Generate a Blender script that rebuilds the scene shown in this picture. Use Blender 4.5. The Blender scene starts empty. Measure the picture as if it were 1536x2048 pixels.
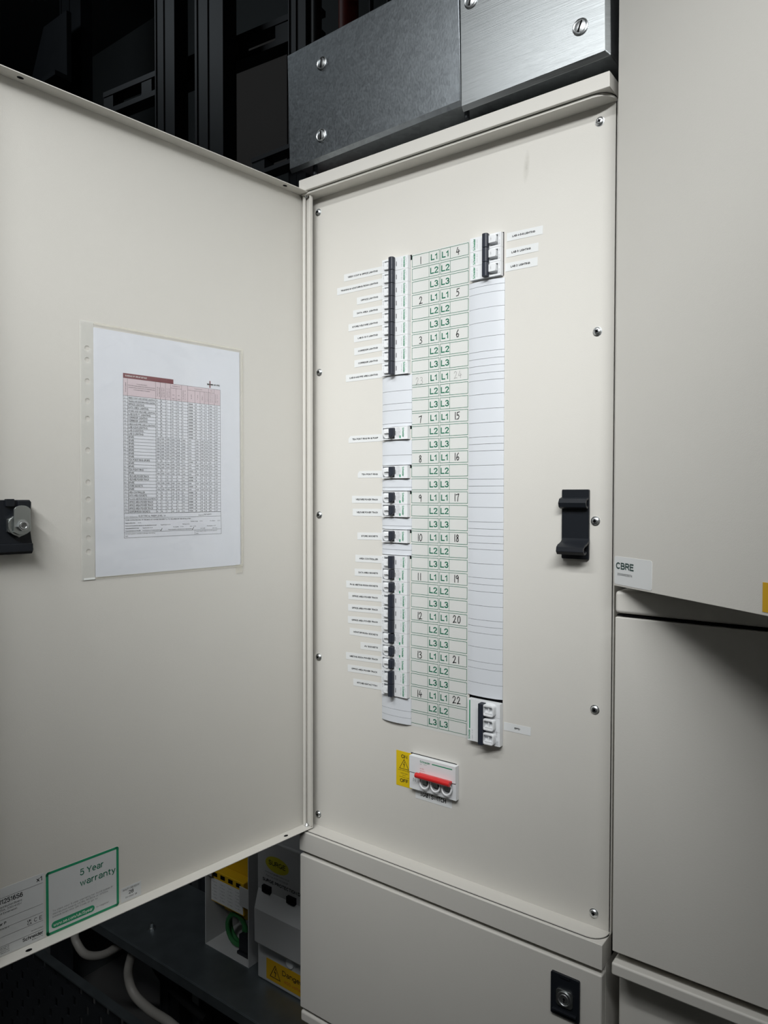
import bpy, math, random
from mathutils import Vector, Matrix
random.seed(7)
S = bpy.context.scene
C = S.collection
Z0 = 1050.0                                   # millimetres from the floor to the foot of the circuit chart
def W(p): return Vector((p[0]/1000, p[1]/1000, (p[2]+Z0)/1000))

# ------------------------------------------------------------------ camera
cd = bpy.data.cameras.new('camera'); cam = bpy.data.objects.new('camera', cd); C.objects.link(cam)
YAW, PIT, ROL, FPX = 0.6407869, -0.0228625, 0.0016466, 1443.405
F = Vector((-math.sin(YAW)*math.cos(PIT), math.cos(YAW)*math.cos(PIT), math.sin(PIT)))
r = F.cross(Vector((0, 0, 1))).normalized(); u = r.cross(F)
X = math.cos(ROL)*r + math.sin(ROL)*u; Y = -math.sin(ROL)*r + math.cos(ROL)*u
mw = Matrix((X, Y, -F)).transposed().to_4x4(); mw.translation = W((566.88, -824.405, 316.998))
cam.matrix_world = mw
cd.sensor_fit = 'VERTICAL'; cd.sensor_height = 32.0; cd.lens = FPX/2048*32.0; cd.clip_start = 0.02
S.camera = cam

# ------------------------------------------------------------------ light, world, exposure
def area(name, loc, aim, sx, sy, power, col):
    l = bpy.data.lights.new(name, 'AREA'); l.shape = 'RECTANGLE'; l.size = sx; l.size_y = sy; l.energy = power; l.color = col
    o = bpy.data.objects.new(name, l); C.objects.link(o); o.location = W(loc)
    d = (W(aim)-W(loc)).normalized()
    q = d.to_track_quat('-Z', 'Y'); o.rotation_euler = q.to_euler()
    return o
LAMP = area('batten_lamp', (520, -1080, 1120), (-80, 0, 350), 1.3, 0.06, 3.75, (0.985, 1.0, 1.0)); LAMP.data.spread = math.radians(63)
area('background_fill', (-1500, -500, 2050), (-800, 600, 1300), 0.8, 0.2, 1.7, (0.88, 0.96, 1.0))  # unseen fill light, added to lift the dark steelwork behind the door
second = area('second_batten_lamp', (30, -1060, 1430), (-10, 0, 220), 0.7, 0.06, 1.6, (0.985, 1.0, 1.0)); second.data.spread = math.radians(84)
w = bpy.data.worlds.new('world'); S.world = w; w.use_nodes = True
w.node_tree.nodes['Background'].inputs[0].default_value = (0.75, 0.85, 1.0, 1); w.node_tree.nodes['Background'].inputs[1].default_value = 0.0
S.view_settings.view_transform = 'Standard'; S.view_settings.look = 'None'; S.view_settings.gamma = 1.0
S.view_settings.use_curve_mapping = False; S.view_settings.exposure = 0.0

# ------------------------------------------------------------------ materials
M = {}
def mat(name, col, rough=0.5, metal=0.0, bump=0.0, scale=300.0, spec=0.5, vary=0.0, vscale=20.0, aniso=0.0, rvary=0.0):
    m = bpy.data.materials.new(name); m.use_nodes = True; nt = m.node_tree; b = nt.nodes['Principled BSDF']
    b.inputs['Base Color'].default_value = (*col, 1); b.inputs['Roughness'].default_value = rough
    b.inputs['Metallic'].default_value = metal; b.inputs['Specular IOR Level'].default_value = spec
    if aniso: b.inputs['Anisotropic'].default_value = aniso
    tc = nt.nodes.new('ShaderNodeTexCoord')
    def noise(sc, det=3):
        n = nt.nodes.new('ShaderNodeTexNoise'); n.inputs['Scale'].default_value = sc; n.inputs['Detail'].default_value = det
        nt.links.new(tc.outputs['Object'], n.inputs['Vector']); return n
    if bump:
        n = noise(scale, 2); bp = nt.nodes.new('ShaderNodeBump'); bp.inputs['Strength'].default_value = bump; bp.inputs['Distance'].default_value = 0.0006
        nt.links.new(n.outputs['Fac'], bp.inputs['Height']); nt.links.new(bp.outputs['Normal'], b.inputs['Normal'])
    if vary:
        n = noise(vscale, 4); mx = nt.nodes.new('ShaderNodeMix'); mx.data_type = 'RGBA'
        mx.inputs[6].default_value = (*[c*(1-vary) for c in col], 1); mx.inputs[7].default_value = (*[min(1, c*(1+vary)) for c in col], 1)
        nt.links.new(n.outputs['Fac'], mx.inputs[0]); nt.links.new(mx.outputs[2], b.inputs['Base Color'])
    if rvary:
        n = noise(vscale*2.3, 5); mr = nt.nodes.new('ShaderNodeMapRange'); mr.inputs[3].default_value = rough-rvary; mr.inputs[4].default_value = rough+rvary
        nt.links.new(n.outputs['Fac'], mr.inputs[0]); nt.links.new(mr.outputs[0], b.inputs['Roughness'])
    M[name] = m; return m
mat('cream_paint', (0.652, 0.635, 0.592), 0.42, bump=0.12, scale=900, spec=0.35, vary=0.015, vscale=14)
mat('panel_paint', (0.652, 0.635, 0.592), 0.45, bump=0.12, scale=900, spec=0.3, vary=0.015, vscale=14)
mat('white_plastic', (0.76, 0.775, 0.79), 0.35, spec=0.4, vary=0.01)
mat('blank_plastic', (0.655, 0.68, 0.715), 0.38, spec=0.4, vary=0.01)
mat('tape_white', (0.72, 0.735, 0.735), 0.4, spec=0.35, vary=0.01)
mat('chart_film', (0.655, 0.662, 0.64), 0.4, spec=0.35, vary=0.01)
mat('chart_edge', (0.74, 0.79, 0.74), 0.4, spec=0.3)
mat('green_ink', (0.012, 0.15, 0.085), 0.5, spec=0.3)
mat('logo_green', (0.02, 0.27, 0.13), 0.5, spec=0.3)
mat('black_ink', (0.012, 0.012, 0.014), 0.5, spec=0.3)
mat('groove_grey', (0.22, 0.23, 0.25), 0.6)
mat('slate_ink', (0.02, 0.055, 0.05), 0.5)
mat('grey_ink', (0.16, 0.17, 0.18), 0.5, spec=0.3)
mat('pencil_ink', (0.30, 0.29, 0.29), 0.5, spec=0.3)
mat('red_ink', (0.45, 0.05, 0.04), 0.5, spec=0.3)
mat('white_ink', (0.8, 0.82, 0.8), 0.5, spec=0.3)
mat('handle_black', (0.022, 0.026, 0.038), 0.38, spec=0.4, vary=0.05)
mat('black_plastic', (0.010, 0.012, 0.016), 0.42, spec=0.35, bump=0.05, vary=0.1)
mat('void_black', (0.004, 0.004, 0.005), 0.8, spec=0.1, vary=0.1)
mat('red_plastic', (0.62, 0.022, 0.022), 0.33, spec=0.5, vary=0.03)
mat('yellow_sticker', (0.74, 0.52, 0.008), 0.4, spec=0.35, vary=0.02)
mat('amber_sticker', (0.62, 0.36, 0.008), 0.4, spec=0.35, vary=0.02)
mat('yellow_plastic', (0.55, 0.34, 0.01), 0.4, spec=0.4, vary=0.03)
mat('green_cable', (0.02, 0.14, 0.04), 0.45, vary=0.05)
mat('grey_cable', (0.30, 0.29, 0.27), 0.5, vary=0.05)
mat('dark_cable', (0.03, 0.03, 0.033), 0.5, vary=0.05)
mat('screw_steel', (0.66, 0.68, 0.69), 0.34, metal=1.0, rvary=0.08, vscale=60)
mat('zinc_steel', (0.50, 0.53, 0.52), 0.36, metal=1.0, rvary=0.08, vscale=60)
mat('paper', (0.74, 0.765, 0.82), 0.55, spec=0.3, bump=0.0, vary=0.01)
mat('maroon_ink', (0.16, 0.016, 0.03), 0.55)
mat('pink_ink', (0.66, 0.555, 0.595), 0.55)
mat('label_grey', (0.62, 0.635, 0.64), 0.42, spec=0.35, vary=0.01)
mat('dark_steel', (0.028, 0.032, 0.038), 0.5, metal=0.3, vary=0.3, vscale=12)
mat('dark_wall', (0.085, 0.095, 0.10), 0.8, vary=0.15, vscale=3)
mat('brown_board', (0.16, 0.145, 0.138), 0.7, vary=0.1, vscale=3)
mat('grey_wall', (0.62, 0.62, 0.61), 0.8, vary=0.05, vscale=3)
mat('floor_grey', (0.12, 0.12, 0.12), 0.7, vary=0.1, vscale=4)
mat('orange_pipe', (0.22, 0.022, 0.009), 0.5, vary=0.06)
mat('shelf_zinc', (0.20, 0.23, 0.25), 0.42, metal=0.85, vary=0.25, vscale=18, rvary=0.1)
mat('grey_box_paint', (0.43, 0.44, 0.445), 0.45, vary=0.02)
mat('logo_yellow', (0.45, 0.42, 0.02), 0.5)

def galvanised(name, base, rough, brushed):
    m = bpy.data.materials.new(name); m.use_nodes = True; nt = m.node_tree; b = nt.nodes['Principled BSDF']
    b.inputs['Metallic'].default_value = 1.0
    tc = nt.nodes.new('ShaderNodeTexCoord')
    mp = nt.nodes.new('ShaderNodeMapping'); nt.links.new(tc.outputs['Object'], mp.inputs['Vector'])
    mp.inputs['Scale'].default_value = (6, 6, 260) if brushed else (90, 90, 60)
    mp.inputs['Rotation'].default_value = (0, 0.02, 0)
    n = nt.nodes.new('ShaderNodeTexNoise'); n.inputs['Scale'].default_value = 4.0; n.inputs['Detail'].default_value = 5
    nt.links.new(mp.outputs[0], n.inputs['Vector'])
    vo = nt.nodes.new('ShaderNodeTexVoronoi'); vo.inputs['Scale'].default_value = 130; nt.links.new(tc.outputs['Object'], vo.inputs['Vector'])
    mr = nt.nodes.new('ShaderNodeMapRange'); mr.inputs[3].default_value = rough-0.10; mr.inputs[4].default_value = rough+0.10
    nt.links.new(n.outputs['Fac'], mr.inputs[0]); nt.links.new(mr.outputs[0], b.inputs['Roughness'])
    mx = nt.nodes.new('ShaderNodeMix'); mx.data_type = 'RGBA'
    mx.inputs[6].default_value = (*[c*0.86 for c in base], 1); mx.inputs[7].default_value = (*[c*1.12 for c in base], 1)
    nt.links.new((n.outputs['Fac'] if brushed else vo.outputs['Color']), mx.inputs[0]); nt.links.new(mx.outputs[2], b.inputs['Base Color'])
    bp = nt.nodes.new('ShaderNodeBump'); bp.inputs['Strength'].default_value = 0.22 if brushed else 0.15; bp.inputs['Distance'].default_value = 0.0006
    nt.links.new(n.outputs['Fac'], bp.inputs['Height']); nt.links.new(bp.outputs['Normal'], b.inputs['Normal'])
    M[name] = m
galvanised('galvanised_plain', (0.33, 0.36, 0.385), 0.38, False)
galvanised('galvanised_brushed', (0.44, 0.465, 0.475), 0.38, True)

def film(name, alpha, gloss_rough, tint):
    m = bpy.data.materials.new(name); m.use_nodes = True; nt = m.node_tree; nt.nodes.clear()
    o = nt.nodes.new('ShaderNodeOutputMaterial'); t = nt.nodes.new('ShaderNodeBsdfTransparent'); g = nt.nodes.new('ShaderNodeBsdfGlossy')
    d = nt.nodes.new('ShaderNodeBsdfDiffuse'); d.inputs[0].default_value = (*tint, 1)
    g.inputs['Roughness'].default_value = gloss_rough; g.inputs[0].default_value = (1, 1, 1, 1)
    m1 = nt.nodes.new('ShaderNodeMixShader'); m1.inputs[0].default_value = alpha; nt.links.new(t.outputs[0], m1.inputs[1]); nt.links.new(d.outputs[0], m1.inputs[2])
    m2 = nt.nodes.new('ShaderNodeMixShader'); m2.inputs[0].default_value = 0.07; nt.links.new(m1.outputs[0], m2.inputs[1]); nt.links.new(g.outputs[0], m2.inputs[2])
    tc = nt.nodes.new('ShaderNodeTexCoord'); mp = nt.nodes.new('ShaderNodeMapping'); mp.inputs['Scale'].default_value = (9, 9, 26); mp.inputs['Rotation'].default_value = (0.0, 0.6, 0.4)
    nt.links.new(tc.outputs['Object'], mp.inputs['Vector'])
    n = nt.nodes.new('ShaderNodeTexNoise'); n.inputs['Scale'].default_value = 1.4; n.inputs['Detail'].default_value = 2; nt.links.new(mp.outputs[0], n.inputs['Vector'])
    bp = nt.nodes.new('ShaderNodeBump'); bp.inputs['Strength'].default_value = 0.35; bp.inputs['Distance'].default_value = 0.012
    nt.links.new(n.outputs['Fac'], bp.inputs['Height']); nt.links.new(bp.outputs[0], g.inputs['Normal'])
    nt.links.new(m2.outputs[0], o.inputs[0]); M[name] = m
film('sleeve_film', 0.05, 0.12, (0.8, 0.8, 0.76))
film('strip_film', 0.62, 0.25, (0.76, 0.76, 0.72))
film('tape_film', 0.25, 0.3, (0.72, 0.68, 0.55))

# ------------------------------------------------------------------ mesh helper
class Fr:
    def __init__(s, o, U, V):
        s.o = Vector(o); s.U = Vector(U).normalized(); s.V = Vector(V).normalized(); s.Wd = s.U.cross(s.V)
    def __call__(s, a, b, c=0.0): return s.o + s.U*a + s.V*b + s.Wd*c
BOARD = Fr((0, 0, 0), (1, 0, 0), (0, 0, 1))
AD = 1.6734517239736797
DD = Vector((math.cos(AD), -math.sin(AD), 0))
DOOR = Fr((-190.139, -19.986, 0), -DD, (0, 0, 1))          # u runs to the hinge, the door leaf lies at u < 0
PH = math.radians(36.4)
AJAR = Fr((294.5, -28, 0), (math.cos(PH), -math.sin(PH), 0), (0, 0, 1))
WORLD = Fr((0, 0, 0), (1, 0, 0), (0, 1, 0))                # plain x, y, z
def arc(cx, cy, rx, ry, a0, a1, n=0):
    n = n or max(3, int(abs(a1-a0)/30))
    return [(cx+rx*math.cos(math.radians(a0+(a1-a0)*i/n)), cy+ry*math.sin(math.radians(a0+(a1-a0)*i/n))) for i in range(n+1)]
bowl = arc(.27, .35, .27, .35, 0, 360, 10)
GLY = {                                                     # drawn letters: width, pen strokes (capital height = 1)
 'A': (.74, [[(0, 0), (.37, 1), (.74, 0)], [(.13, .34), (.61, .34)]]), 'B': (.64, [[(.38, .53)]+arc(.38, .265, .26, .265, 90, -90)+[(0, 0), (0, 1), (.34, 1)]+arc(.34, .765, .23, .235, 90, -90)+[(0, .53)]]),
 'C': (.72, [arc(.38, .5, .38, .5, 48, 312)]), 'D': (.68, [[(0, 0), (0, 1), (.28, 1)]+arc(.28, .5, .4, .5, 90, -90)+[(0, 0)]]), 'E': (.56, [[(.56, 1), (0, 1), (0, 0), (.58, 0)], [(0, .53), (.5, .53)]]),
 'F': (.54, [[(.54, 1), (0, 1), (0, 0)], [(0, .52), (.46, .52)]]), 'G': (.76, [arc(.38, .5, .38, .5, 48, 338)+[(.74, .46), (.42, .46)]]), 'H': (.66, [[(0, 0), (0, 1)], [(.66, 0), (.66, 1)], [(0, .53), (.66, .53)]]),
 'I': (.04, [[(.02, 0), (.02, 1)]]), 'J': (.46, [[(.46, 1), (.46, .25)]+arc(.23, .24, .23, .24, 0, -180)]), 'K': (.62, [[(0, 0), (0, 1)], [(.58, 1), (0, .38)], [(.2, .6), (.62, 0)]]), 'L': (.5, [[(0, 1), (0, 0), (.52, 0)]]),
 'M': (.8, [[(0, 0), (0, 1), (.4, .12), (.8, 1), (.8, 0)]]), 'N': (.66, [[(0, 0), (0, 1), (.66, 0), (.66, 1)]]), 'O': (.78, [arc(.39, .5, .39, .5, 0, 360, 14)]), 'P': (.6, [[(0, 0), (0, 1), (.34, 1)]+arc(.34, .74, .26, .26, 90, -90)+[(0, .48)]]),
 'Q': (.78, [arc(.39, .5, .39, .5, 0, 360, 14), [(.46, .24), (.76, -.06)]]), 'R': (.64, [[(0, 0), (0, 1), (.36, 1)]+arc(.36, .75, .25, .25, 90, -90)+[(0, .5)], [(.34, .5), (.64, 0)]]),
 'S': (.62, [arc(.31, .755, .28, .245, 25, 250)+arc(.31, .265, .31, .265, 75, -160)]), 'T': (.62, [[(0, 1), (.62, 1)], [(.31, 1), (.31, 0)]]), 'U': (.64, [[(0, 1), (0, .32)]+arc(.32, .32, .32, .32, 180, 360)+[(.64, 1)]]),
 'V': (.68, [[(0, 1), (.34, 0), (.68, 1)]]), 'W': (.98, [[(0, 1), (.25, 0), (.49, .95), (.73, 0), (.98, 1)]]), 'X': (.66, [[(0, 1), (.66, 0)], [(0, 0), (.66, 1)]]), 'Y': (.68, [[(0, 1), (.34, .45), (.68, 1)], [(.34, .45), (.34, 0)]]), 'Z': (.6, [[(0, 1), (.6, 1), (0, 0), (.6, 0)]]),
 'a': (.5, [arc(.25, .55, .22, .17, 160, 0)+[(.47, 0)], arc(.22, .2, .22, .2, 70, 300)+[(.47, .16)]]), 'b': (.54, [[(0, 1), (0, 0)], bowl]), 'c': (.48, [arc(.26, .35, .26, .36, 50, 310)]), 'd': (.54, [[(.54, 1), (.54, 0)], bowl]), 'e': (.52, [[(0, .37), (.52, .37)]+arc(.26, .36, .26, .36, 5, 310)]),
 'f': (.3, [arc(.28, .8, .16, .2, 90, 180)+[(.12, 0)], [(0, .7), (.3, .7)]]), 'g': (.54, [bowl, [(.54, .72), (.54, -.05)]+arc(.27, -.05, .27, .23, 0, -160)]), 'h': (.48, [[(0, 1), (0, 0)], [(0, .45)]+arc(.24, .46, .24, .25, 180, 0)+[(.48, 0)]]), 'i': (.04, [[(.02, .7), (.02, 0)], [(.02, .92), (.02, 1)]]),
 'j': (.12, [[(.1, .7), (.1, -.15), (0, -.25)], [(.1, .92), (.1, 1)]]), 'k': (.46, [[(0, 1), (0, 0)], [(.44, .7), (0, .28)], [(.16, .43), (.46, 0)]]), 'l': (.04, [[(.02, 1), (.02, 0)]]), 'm': (.78, [[(0, .72), (0, 0)], [(0, .48)]+arc(.2, .5, .2, .21, 180, 0)+[(.4, 0)], [(.4, .48)]+arc(.59, .5, .19, .21, 180, 0)+[(.78, 0)]]),
 'n': (.48, [[(0, .72), (0, 0)], [(0, .45)]+arc(.24, .46, .24, .25, 180, 0)+[(.48, 0)]]), 'o': (.54, [bowl]), 'p': (.54, [[(0, .72), (0, -.28)], bowl]), 'q': (.54, [[(.54, .72), (.54, -.28)], bowl]), 'r': (.3, [[(0, .72), (0, 0)], [(0, .45)]+arc(.24, .46, .24, .25, 180, 80)]), 's': (.44, [arc(.22, .53, .2, .18, 25, 250)+arc(.22, .19, .22, .19, 75, -160)]),
 't': (.3, [[(.12, .92), (.12, .15)]+arc(.26, .15, .14, .15, 180, 280), [(0, .7), (.3, .7)]]), 'u': (.48, [[(0, .7), (0, .25)]+arc(.24, .25, .24, .25, 180, 360), [(.48, .7), (.48, 0)]]), 'v': (.48, [[(0, .7), (.24, 0), (.48, .7)]]), 'w': (.72, [[(0, .7), (.18, 0), (.36, .66), (.54, 0), (.72, .7)]]), 'x': (.46, [[(0, .7), (.46, 0)], [(0, 0), (.46, .7)]]),
 'y': (.48, [[(0, .7), (.25, .02)], [(.48, .7), (.2, -.18), (.04, -.26)]]), 'z': (.44, [[(0, .7), (.44, .7), (0, 0), (.44, 0)]]),
 '0': (.54, [arc(.27, .5, .27, .5, 0, 360, 12)]), '1': (.34, [[(0, .76), (.16, .84), (.26, 1), (.26, 0)]]), '2': (.54, [arc(.27, .74, .26, .26, 170, -30)+[(.02, .0), (.56, .0)]]), '3': (.54, [arc(.26, .76, .24, .24, 155, -80)+arc(.26, .27, .28, .27, 80, -155)]), '4': (.58, [[(.44, 0), (.44, 1), (0, .3), (.58, .3)]]),
 '5': (.54, [[(.5, 1), (.1, 1), (.05, .52)]+arc(.26, .32, .28, .33, 130, -155)]), '6': (.54, [arc(.29, .5, .27, .5, 50, 180)+arc(.27, .31, .26, .31, 180, 540, 10)]), '7': (.54, [[(0, 1), (.54, 1), (.2, 0)]]), '8': (.54, [arc(.27, .76, .23, .24, 270, 630, 10), arc(.27, .27, .27, .27, 90, 450, 10)]), '9': (.54, [arc(.27, .69, .26, .31, 0, 360, 10)+arc(.26, .5, .27, .5, 0, -130)]),
 '&': (.72, [[(.72, 0), (.18, .68)]+arc(.32, .82, .17, .18, 200, -20)+[(.16, .46)]+arc(.26, .24, .25, .24, 130, 300)+[(.66, .46)]]), '/': (.36, [[(0, -.05), (.36, 1.02)]]), '-': (.3, [[(0, .4), (.3, .4)]]), '.': (.06, [[(.03, 0), (.03, .12)]]), ',': (.08, [[(.06, .1), (0, -.14)]]), '~': (.4, [[(0, .4), (.12, .5), (.28, .38), (.4, .48)]]),
 '(': (.18, [arc(.3, .4, .26, .7, 130, 230)]), ')': (.18, [arc(-.1, .4, .26, .7, 50, -50)])}
CAP = 1.0
class MB:
    def __init__(s, fr=BOARD): s.v = []; s.f = []; s.m = []; s.mats = []; s.fr = fr
    def mi(s, m):
        if m not in s.mats: s.mats.append(m)
        return s.mats.index(m)
    def raw(s, vs, fs, m):
        b = len(s.v); s.v += [Vector(p) for p in vs]; k = s.mi(m)
        for f in fs: s.f.append(tuple(i+b for i in f)); s.m.append(k)
    def add(s, vs, fs, m): s.raw([s.fr(*p) for p in vs], fs, m)
    def box(s, a0, a1, b0, b1, c0, c1, m):
        p = [(a, b, c) for c in (c0, c1) for b in (b0, b1) for a in (a0, a1)]
        s.add(p, [(0, 2, 3, 1), (4, 5, 7, 6), (0, 1, 5, 4), (2, 6, 7, 3), (0, 4, 6, 2), (1, 3, 7, 5)], m)
    def rect(s, a0, a1, b0, b1, c, m): s.add([(a0, b0, c), (a1, b0, c), (a1, b1, c), (a0, b1, c)], [(0, 1, 2, 3)], m)
    def prism(s, pts, c0, c1, m):                          # counter-clockwise outline in u,v
        n = len(pts)
        s.add([(a, b, c0) for a, b in pts]+[(a, b, c1) for a, b in pts],
              [tuple(range(n))[::-1], tuple(range(n, 2*n))]+[(i, (i+1) % n, n+(i+1) % n, n+i) for i in range(n)], m)
    def rr(s, a0, a1, b0, b1, rad, c0, c1, m, n=5): s.prism(rrect(a0, a1, b0, b1, rad, n), c0, c1, m)
    def cyl(s, p0, p1, r0, r1, m, n=20):
        p0 = Vector(p0); p1 = Vector(p1); d = (p1-p0).normalized(); x = d.orthogonal().normalized(); y = d.cross(x)
        ring = lambda p, q: [tuple(p+(x*math.cos(2*math.pi*i/n)+y*math.sin(2*math.pi*i/n))*q) for i in range(n)]
        s.add(ring(p0, r0)+ring(p1, r1), [tuple(range(n))[::-1], tuple(range(n, 2*n))]+[(i, (i+1) % n, n+(i+1) % n, n+i) for i in range(n)], m)
    def lathe(s, o, prof, m, n=24):                        # axis along w, profile of (radius, w)
        vs = []; fs = []
        for (q, c) in prof: vs += [(o[0]+q*math.cos(2*math.pi*i/n), o[1]+q*math.sin(2*math.pi*i/n), o[2]+c) for i in range(n)]
        for k in range(len(prof)-1): fs += [(k*n+i, k*n+(i+1) % n, (k+1)*n+(i+1) % n, (k+1)*n+i) for i in range(n)]
        fs += [tuple(range((len(prof)-1)*n, len(prof)*n)), tuple(range(n))[::-1]]
        s.add(vs, fs, m)
    def tube(s, pts, rad, m, n=10):
        P = [Vector(p) for p in pts]; vs = []; fs = []; x = None
        for i, p in enumerate(P):
            d = (P[min(i+1, len(P)-1)]-P[max(i-1, 0)]).normalized()
            x = (x-d*x.dot(d)).normalized() if x else d.orthogonal().normalized(); y = d.cross(x)
            vs += [tuple(p+(x*math.cos(2*math.pi*k/n)+y*math.sin(2*math.pi*k/n))*rad) for k in range(n)]
        for i in range(len(P)-1): fs += [(i*n+k, i*n+(k+1) % n, (i+1)*n+(k+1) % n, (i+1)*n+k) for k in range(n)]
        fs += [tuple(range(n))[::-1], tuple(range((len(P)-1)*n, len(P)*n))]
        s.add(vs, fs, m)
    def line(s, pts, wd, c, m, closed=False):              # flat ribbon in u,v
        if closed: pts = list(pts)+[pts[0]]
        for k in range(len(pts)-1):
            (a, b), (e, f) = pts[k], pts[k+1]; L = math.hypot(e-a, f-b) or 1; du, dv = (e-a)/L, (f-b)/L
            nu, nv = -dv*wd/2, du*wd/2; x = wd*0.45
            s.add([(a-du*x-nu, b-dv*x-nv, c), (e+du*x-nu, f+dv*x-nv, c), (e+du*x+nu, f+dv*x+nv, c), (a-du*x+nu, b-dv*x+nv, c)], [(0, 1, 2, 3)], m)
    def pen(s, pts, wd, c, m):                             # mitred ribbon along a pen stroke
        closed = len(pts) > 3 and math.hypot(pts[0][0]-pts[-1][0], pts[0][1]-pts[-1][1]) < wd*0.1
        P = [pts[0]]
        for p in pts[1:]:
            if math.hypot(p[0]-P[-1][0], p[1]-P[-1][1]) > wd*0.02: P.append(p)
        if closed and len(P) > 2 and math.hypot(P[0][0]-P[-1][0], P[0][1]-P[-1][1]) < wd*0.1: P.pop()
        n = len(P)
        if n < 2: return
        vs = []
        for i in range(n):
            p0 = P[i-1] if (i or closed) else None; p2 = P[(i+1) % n] if (i < n-1 or closed) else None; q = P[i]; ds = []
            for (f, g) in ((p0, q), (q, p2)):
                if f and g: l = math.hypot(g[0]-f[0], g[1]-f[1]) or 1; ds.append(((g[0]-f[0])/l, (g[1]-f[1])/l))
            tx, ty = sum(d[0] for d in ds), sum(d[1] for d in ds); l = math.hypot(tx, ty) or 1; tx, ty = tx/l, ty/l
            k = min(1/max(0.35, abs(tx*ds[0][0]+ty*ds[0][1])), 1.8)*wd/2
            e = 0 if len(ds) == 2 else (wd*0.3 if p0 else -wd*0.3)
            vs += [(q[0]+tx*e+ty*k, q[1]+ty*e-tx*k, c), (q[0]+tx*e-ty*k, q[1]+ty*e+tx*k, c)]
        s.add(vs, [(2*i, 2*((i+1) % n), 2*((i+1) % n)+1, 2*i+1) for i in range(n if closed else n-1)], m)
    def text(s, t, a, b, h, c, m, fit=None, al='l', bold=0.0, rot=0.0, wide=1.0):
        gap = 0.22; x = 0; items = []
        for ch in t:
            if ch == ' ': x += 0.36; continue
            g = GLY.get(ch) or GLY.get(ch.upper()); items.append((x, g[1])); x += g[0]+gap
        if not items: return
        tot = max(x-gap, 0.1); k = h; kx = fit/tot if fit else k*wide
        off = {'l': 0, 'c': tot/2, 'r': tot}[al]; wt = h*(0.115+bold*2.0)*min(1.0, 0.45+0.55*kx/k); cr, sr = math.cos(rot), math.sin(rot)
        for x0, sts in items:
            for st in sts:
                q = [((x0+p-off)*kx, y*k*(1-wt/h)+wt/2) for p, y in st]
                s.pen([(a+x*cr-y*sr, b+x*sr+y*cr) for x, y in q], wt, c, m)
    def build(s, name, parent=None, label=None, bevel=0.0, smooth=True, loc=None):
        o0 = Vector(loc) if loc is not None else (ROOT[parent.name] if parent else Vector((0, 0, 0)))
        me = bpy.data.meshes.new(name)
        me.from_pydata([tuple((p-o0)/1000) for p in s.v], [], s.f)
        for m in s.mats: me.materials.append(M[m])
        me.polygons.foreach_set('material_index', s.m); me.update()
        if smooth:
            me.polygons.foreach_set('use_smooth', [True]*len(me.polygons)); me.set_sharp_from_angle(angle=math.radians(32))
        o = bpy.data.objects.new(name, me); C.objects.link(o)
        if bevel:
            bv = o.modifiers.new('bevel', 'BEVEL'); bv.width = bevel/1000; bv.segments = 3; bv.limit_method = 'ANGLE'; bv.angle_limit = math.radians(50); bv.harden_normals = True
        if parent: o.parent = parent; ROOT[o.name] = ROOT[parent.name]
        else: o.location = W(o0); ROOT[o.name] = o0
        if label: o['label'] = label
        return o
ROOT = {}
def rrect(a0, a1, b0, b1, rad, n=5):
    pts = []
    for cx, cy, t in ((a1-rad, b0+rad, -90), (a1-rad, b1-rad, 0), (a0+rad, b1-rad, 90), (a0+rad, b0+rad, 180)):
        for i in range(n+1):
            a = math.radians(t+90*i/n); pts.append((cx+rad*math.cos(a), cy+rad*math.sin(a)))
    return pts
def tag(o, label, cat, group=None):
    o['label'] = label; o['category'] = cat
    if group: o['group'] = group
    return o
def thing(name, label, cat, loc, group=None):
    o = bpy.data.objects.new(name, None); C.objects.link(o); o.location = W(loc); o.empty_display_size = 0.05; ROOT[o.name] = Vector(loc)
    return tag(o, label, cat, group)
def struct(mb, name):
    o = mb.build(name); o['kind'] = 'structure'; return o
def kids(o): return [x for x in C.objects if x.parent == o]
def dup(root, loc, label, rot=None):
    rt = root.copy(); C.objects.link(rt); rt.location = W(loc); rt['label'] = label
    if rot: rt.rotation_euler = rot
    for ch in kids(root):
        c = ch.copy(); C.objects.link(c); c.parent = rt
        for g in kids(ch): d = g.copy(); C.objects.link(d); d.parent = c
    return rt

# ------------------------------------------------------------------ the room
b = MB(WORLD); b.box(-2600, 1500, -2000, 900, -1090, -1050, 'floor_grey'); struct(b, 'floor')
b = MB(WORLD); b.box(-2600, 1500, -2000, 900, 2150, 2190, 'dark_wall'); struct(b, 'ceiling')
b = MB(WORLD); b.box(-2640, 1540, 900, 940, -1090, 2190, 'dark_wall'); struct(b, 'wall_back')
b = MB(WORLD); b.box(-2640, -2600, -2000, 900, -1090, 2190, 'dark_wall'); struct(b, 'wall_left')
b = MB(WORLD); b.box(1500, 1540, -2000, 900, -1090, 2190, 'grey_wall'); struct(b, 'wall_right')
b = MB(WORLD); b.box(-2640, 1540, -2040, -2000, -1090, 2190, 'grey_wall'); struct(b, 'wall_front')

# ------------------------------------------------------------------ distribution board
db = thing('distribution_board', 'tall cream distribution board with its door swung open, breakers in two columns', 'electrical panel', (48, 0, -223))
b = MB(WORLD)
b.box(-187, 283, 58, 60, -223, 787, 'cream_paint'); b.box(-187, -185.4, 1.5, 58, -222, 786, 'cream_paint'); b.box(281.2, 283, 1.5, 58, -222, 786, 'cream_paint')
b.box(-187, 283, -28, 58, 769.5, 787, 'cream_paint'); b.box(-187, 283, -28, 58, -223, -193.8, 'cream_paint')
b.build('enclosure', db, bevel=6)
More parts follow.
